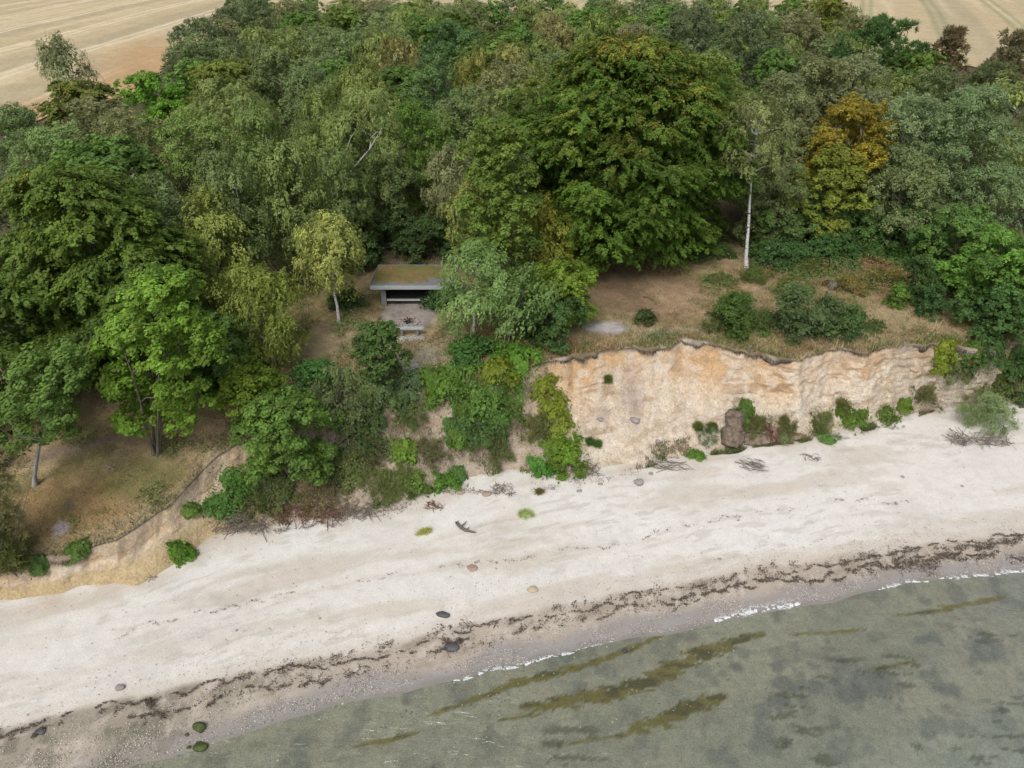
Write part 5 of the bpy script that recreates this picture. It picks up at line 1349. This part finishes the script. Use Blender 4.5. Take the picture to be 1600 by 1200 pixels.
ST(938, 757, 8, .5, 'stone_red', 'tiny red stone on the sand below the cliff foot bush', seed=16)
for k_, (px, py, w) in enumerate([(1028, 691, 10), (1034, 701, 8), (1017, 741, 8), (900, 752, 7), (905, 768, 9), (864, 764, 8), (1124, 874, 7), (1410, 746, 7), (1503, 760, 6), (775, 889, 6), (370, 986, 5), (500, 967, 5), (1153, 814, 6), (1400, 788, 6)]):
    ST(px, py, w, .55, 'stone_grey', 'small grey stone lying loose on the sand or scree', seed=30 + k_)['group'] = 'small loose stones scattered on sand and scree'

# ------------------------------------------------------------------ stumps, driftwood and brushwood
def lumpy(pts, rad, seed, n=16, rough=.25):
    V, F = tube_arrays(pts, rad, n); c = V.copy()
    ctr = np.repeat(np.asarray(pts, float), n, 0)
    f = 1 + rough * 2 * (fbm(c[:, 0] * 2 + seed, c[:, 2] * 2 + c[:, 1], .35, 4, seed) - .5)
    V = ctr + (V - ctr) * f[:, None]
    k = len(V); V = np.concatenate([V, [pts[0]], [pts[-1]]])
    m = len(pts)
    F += [(i, k, (i + 1) % n) for i in range(n)] + [((m - 1) * n + i, (m - 1) * n + (i + 1) % n, k + 1) for i in range(n)]
    me = bpy.data.meshes.new('lump'); me.from_pydata([tuple(v) for v in V], [], F); me.update()
    for p in me.polygons: p.use_smooth = True
    return me
x, y, z = G(1144, 692); t_ = y / ray(1144, 692)[1]
hb = (CAM_H + ray(1140, 624)[2] * t_) - z
o = empty('root_block', (x, y, z - .05)); tag(o, 'tall upright block of earth and roots standing against the bare cliff', 'stump')
q = np.linspace(0, 1, 14)
obj('earth_block', lumpy([(-.02 + .0 * a, .02 + .35 * a, hb * a * .92) for a in q], .50 + .05 * np.sin(q * 7) - .12 * q ** 3, 3, 24, .42), M['soil_clod'], o)
mb = MB()
for k_ in range(90):
    a_ = r.uniform(0, 6.28); h_ = r.uniform(.1, hb); p0 = np.array([.3 * cos(a_), .3 * sin(a_) + .35 * h_ / hb, h_])
    p1 = p0 + np.array([.2 * cos(a_), .15 * sin(a_) - .05, r.uniform(-.45, .1)]); mb.tube([p0, (p0 + p1) / 2 + r.normal(0, .04, 3), p1], [.02, .012, .005], 4)
for k_ in range(16):
    a_ = r.uniform(0, 6.28); p0 = np.array([.15 * cos(a_), .34 + .12 * sin(a_), hb * .86]); p1 = p0 + np.array([.3 * cos(a_), .2 * sin(a_), r.uniform(-.1, .15)])
    mb.tube([p0, (p0 + p1) / 2 + r.normal(0, .04, 3), p1], [.05, .035, .01], 5)
mb.build('roots', M['bark'], o)

def stump(px, py, size, label, seed, body='soil_clod', arms=9):
    x, y, z = G(px, py); r = np.random.default_rng(seed)
    o = empty('uprooted_stump', (x, y, z)); tag(o, label, 'stump')
    obj('stump_body', lumpy([(0, .1, -.1), (0, 0, .15 * size), (.05, -.05, .4 * size), (0, -.08, .6 * size)], np.array([.3, .32, .26, .1]) * size, seed, 14, .4), M[body], o)
    mb = MB()
    for k_ in range(arms):
        a_ = r.uniform(0, 6.28); el = r.uniform(-.3, .9); d_ = np.array([cos(a_) * cos(el), sin(a_) * cos(el) - .15, sin(el)]) * size * r.uniform(.45, .8)
        b_ = np.array([0, 0, .35 * size]); m1 = b_ + d_ * .5 + r.normal(0, .07, 3) * size
        mb.tube([b_, m1, b_ + d_ + np.array([0, 0, -.1 * size])], np.array([.085, .05, .012]) * size, 6)
    mb.build('roots', M['clay_red'] if seed == 5 else M['dead_wood'], o)
ST(1188, 688, 66, .26, 'soil_clod', 'low slumped clump of dark earth and turf between the root block and the uprooted stump', 'earth_clump', seed=61, dep=.5, rough=.5)['category'] = 'earth clump'
ST(1238, 684, 40, .22, 'soil_clod', 'small slumped earth clump right of the uprooted stump', 'earth_clump', seed=62, dep=.6, rough=.5)['category'] = 'earth clump'
stump(1205, 683, 1.05, 'dark uprooted stump with splayed roots at the cliff foot', 5, 'soil_clod', 16)
stump(1300, 452, .75, 'old grey stump on the dry slope above the cliff', 6, 'dead_wood', 6)
stump(1292, 462, .5, 'pale broken wood lying below the old grey stump', 7, 'dead_wood', 5)
stump(1172, 552, .4, 'small dark root clump hanging at the cliff lip', 8, 'soil_clod', 9)

def twigs(px, py, w, h, n, label, name, cat, mat='dead_wood', seed=0, thick=.014, ang=None, conform=True):
    x, y, z = G(px, py); t = y / ray(px, py)[1]; W = w * t / FPX; r = np.random.default_rng(seed); mb = MB()
    for k_ in range(n):
        a_ = (r.uniform(0, 6.28) if ang is None else ang + r.normal(0, .5)); L = r.uniform(.25, .7) * min(W, 1.6)
        c_ = np.array([r.uniform(-.5, .5) * W, r.uniform(-.3, .3) * min(W, 1.2), 0]); 
        c_[2] = gz(x + c_[0], y + c_[1]) - z + r.uniform(.02, h)
        d_ = np.array([cos(a_), sin(a_), r.normal(0, .35) * (h > .15)]) * L / 2
        mb.tube([c_ - d_, c_ + r.normal(0, .06, 3) * L, c_ + d_], [thick, thick * .8, thick * .3], 5)
    o = mb.build(name, M[mat]); o.location = (x, y, z)
    return tag(o, label, cat)
twigs(378, 826, 78, .45, 170, 'grey dead brushwood tangled at the sand edge below the bank', 'brushwood', 'brushwood', seed=1)
twigs(480, 808, 110, .3, 150, 'reddish brown dead brush along the foot of the bank', 'brushwood', 'brushwood', 'clay_red', seed=2)
twigs(560, 800, 80, .2, 80, 'brown dead brush at the right end of the bank foot', 'brushwood', 'brushwood', 'dead_wood', seed=3)
twigs(905, 735, 60, .3, 70, 'grey twigs under the green bush at the cliff foot', 'brushwood', 'brushwood', seed=4)
twigs(1175, 728, 34, .15, 45, 'small heap of dry twigs on the sand below the root block', 'brushwood', 'brushwood', seed=5, ang=-.4)
twigs(1268, 715, 24, .08, 20, 'few dry sticks on the sand right of the twig heap', 'brushwood', 'brushwood', seed=6)
twigs(1530, 690, 90, .3, 120, 'brown twigs at the base of the lone grey-green willow bush', 'brushwood', 'brushwood', seed=7)
twigs(785, 768, 34, .2, 40, 'dark twig heap on the upper sand', 'brushwood', 'brushwood', seed=8)
twigs(565, 710, 90, .8, 110, 'bare grey branches tangled in the bank scrub', 'brushwood', 'brushwood', seed=9, thick=.016)
twigs(680, 792, 26, .12, 30, 'reddish dry weed heap on the sand below the bank', 'brushwood', 'brushwood', 'clay_red', seed=10)
twigs(1048, 728, 50, .12, 30, 'dark roots and sticks along the cliff foot', 'brushwood', 'brushwood', seed=11, ang=-.2)
twigs(240, 905, 14, .06, 8, 'few sticks on the sandy lump at the left', 'brushwood', 'brushwood', seed=12)
x, y, z = G(727, 826)
mb = MB(); mb.tube([(-.35, .3, .08), (-.25, .05, .12), (0, -.15, .08), (.3, -.22, .05), (.5, -.25, .04)], [.05, .085, .07, .045, .02], 8)
mb.tube([(-.3, .1, .1), (-.45, .3, .12), (-.3, .42, .1)], [.06, .035, .01], 6); mb.tube([(-.2, .02, .1), (0, .2, .2), (.05, .36, .16)], [.04, .025, .008], 6); mb.tube([(0, -.15, .08), (.2, -.02, .14)], [.04, .01], 6)
o = mb.build('driftwood', M['bark'], smooth=True); o.location = (x, y, z - .02); tag(o, 'dark forked piece of driftwood alone on the pale sand', 'driftwood')
x, y, z = G(174, 732)
mb = MB(); mb.tube([(-.35, .15, .05), (0, 0, .06), (.25, -.2, .04)], [.02, .03, .015], 6); mb.tube([(-.05, 0, .06), (-.2, -.2, .05)], [.02, .01], 6)
o = mb.build('fallen_branch', M['pale_bark']); o.location = (x, y, z); tag(o, 'pale forked branch lying on the grass at the left', 'branch')
for x0, x1, y0, y1, lab in ((540, 592, 262, 192, 'a'),):
    pass
# bare white limbs of the tall birch behind the shelter are part of that tree
big = [o for o in bpy.data.objects if o.get('label', '').startswith('tall birch with big bare white limbs')][0]
mb = MB(); Yb = big.location.y - 1.9
def wp(px, py, dy=0): return np.array(at_y(px, py, Yb + dy)) - np.array(big.location)
big.rotation_euler = (0, 0, 0)
mb.tube([wp(532, 400, 1.2), wp(528, 330, .6), wp(534, 280), wp(556, 258, -.1), wp(578, 232, -.2), wp(597, 200, -.2)], [.06, .055, .05, .04, .028, .012], 6)
mb.tube([wp(534, 280), wp(538, 245), wp(548, 215, -.1), wp(556, 205)], [.035, .028, .018, .008], 6)
mb.tube([wp(578, 232, -.2), wp(580, 215, -.2), wp(590, 205, -.1)], [.035, .02, .01], 6)
mb.build('bare_limb', M['birch_bark'], big)
bpy.context.view_layer.update()
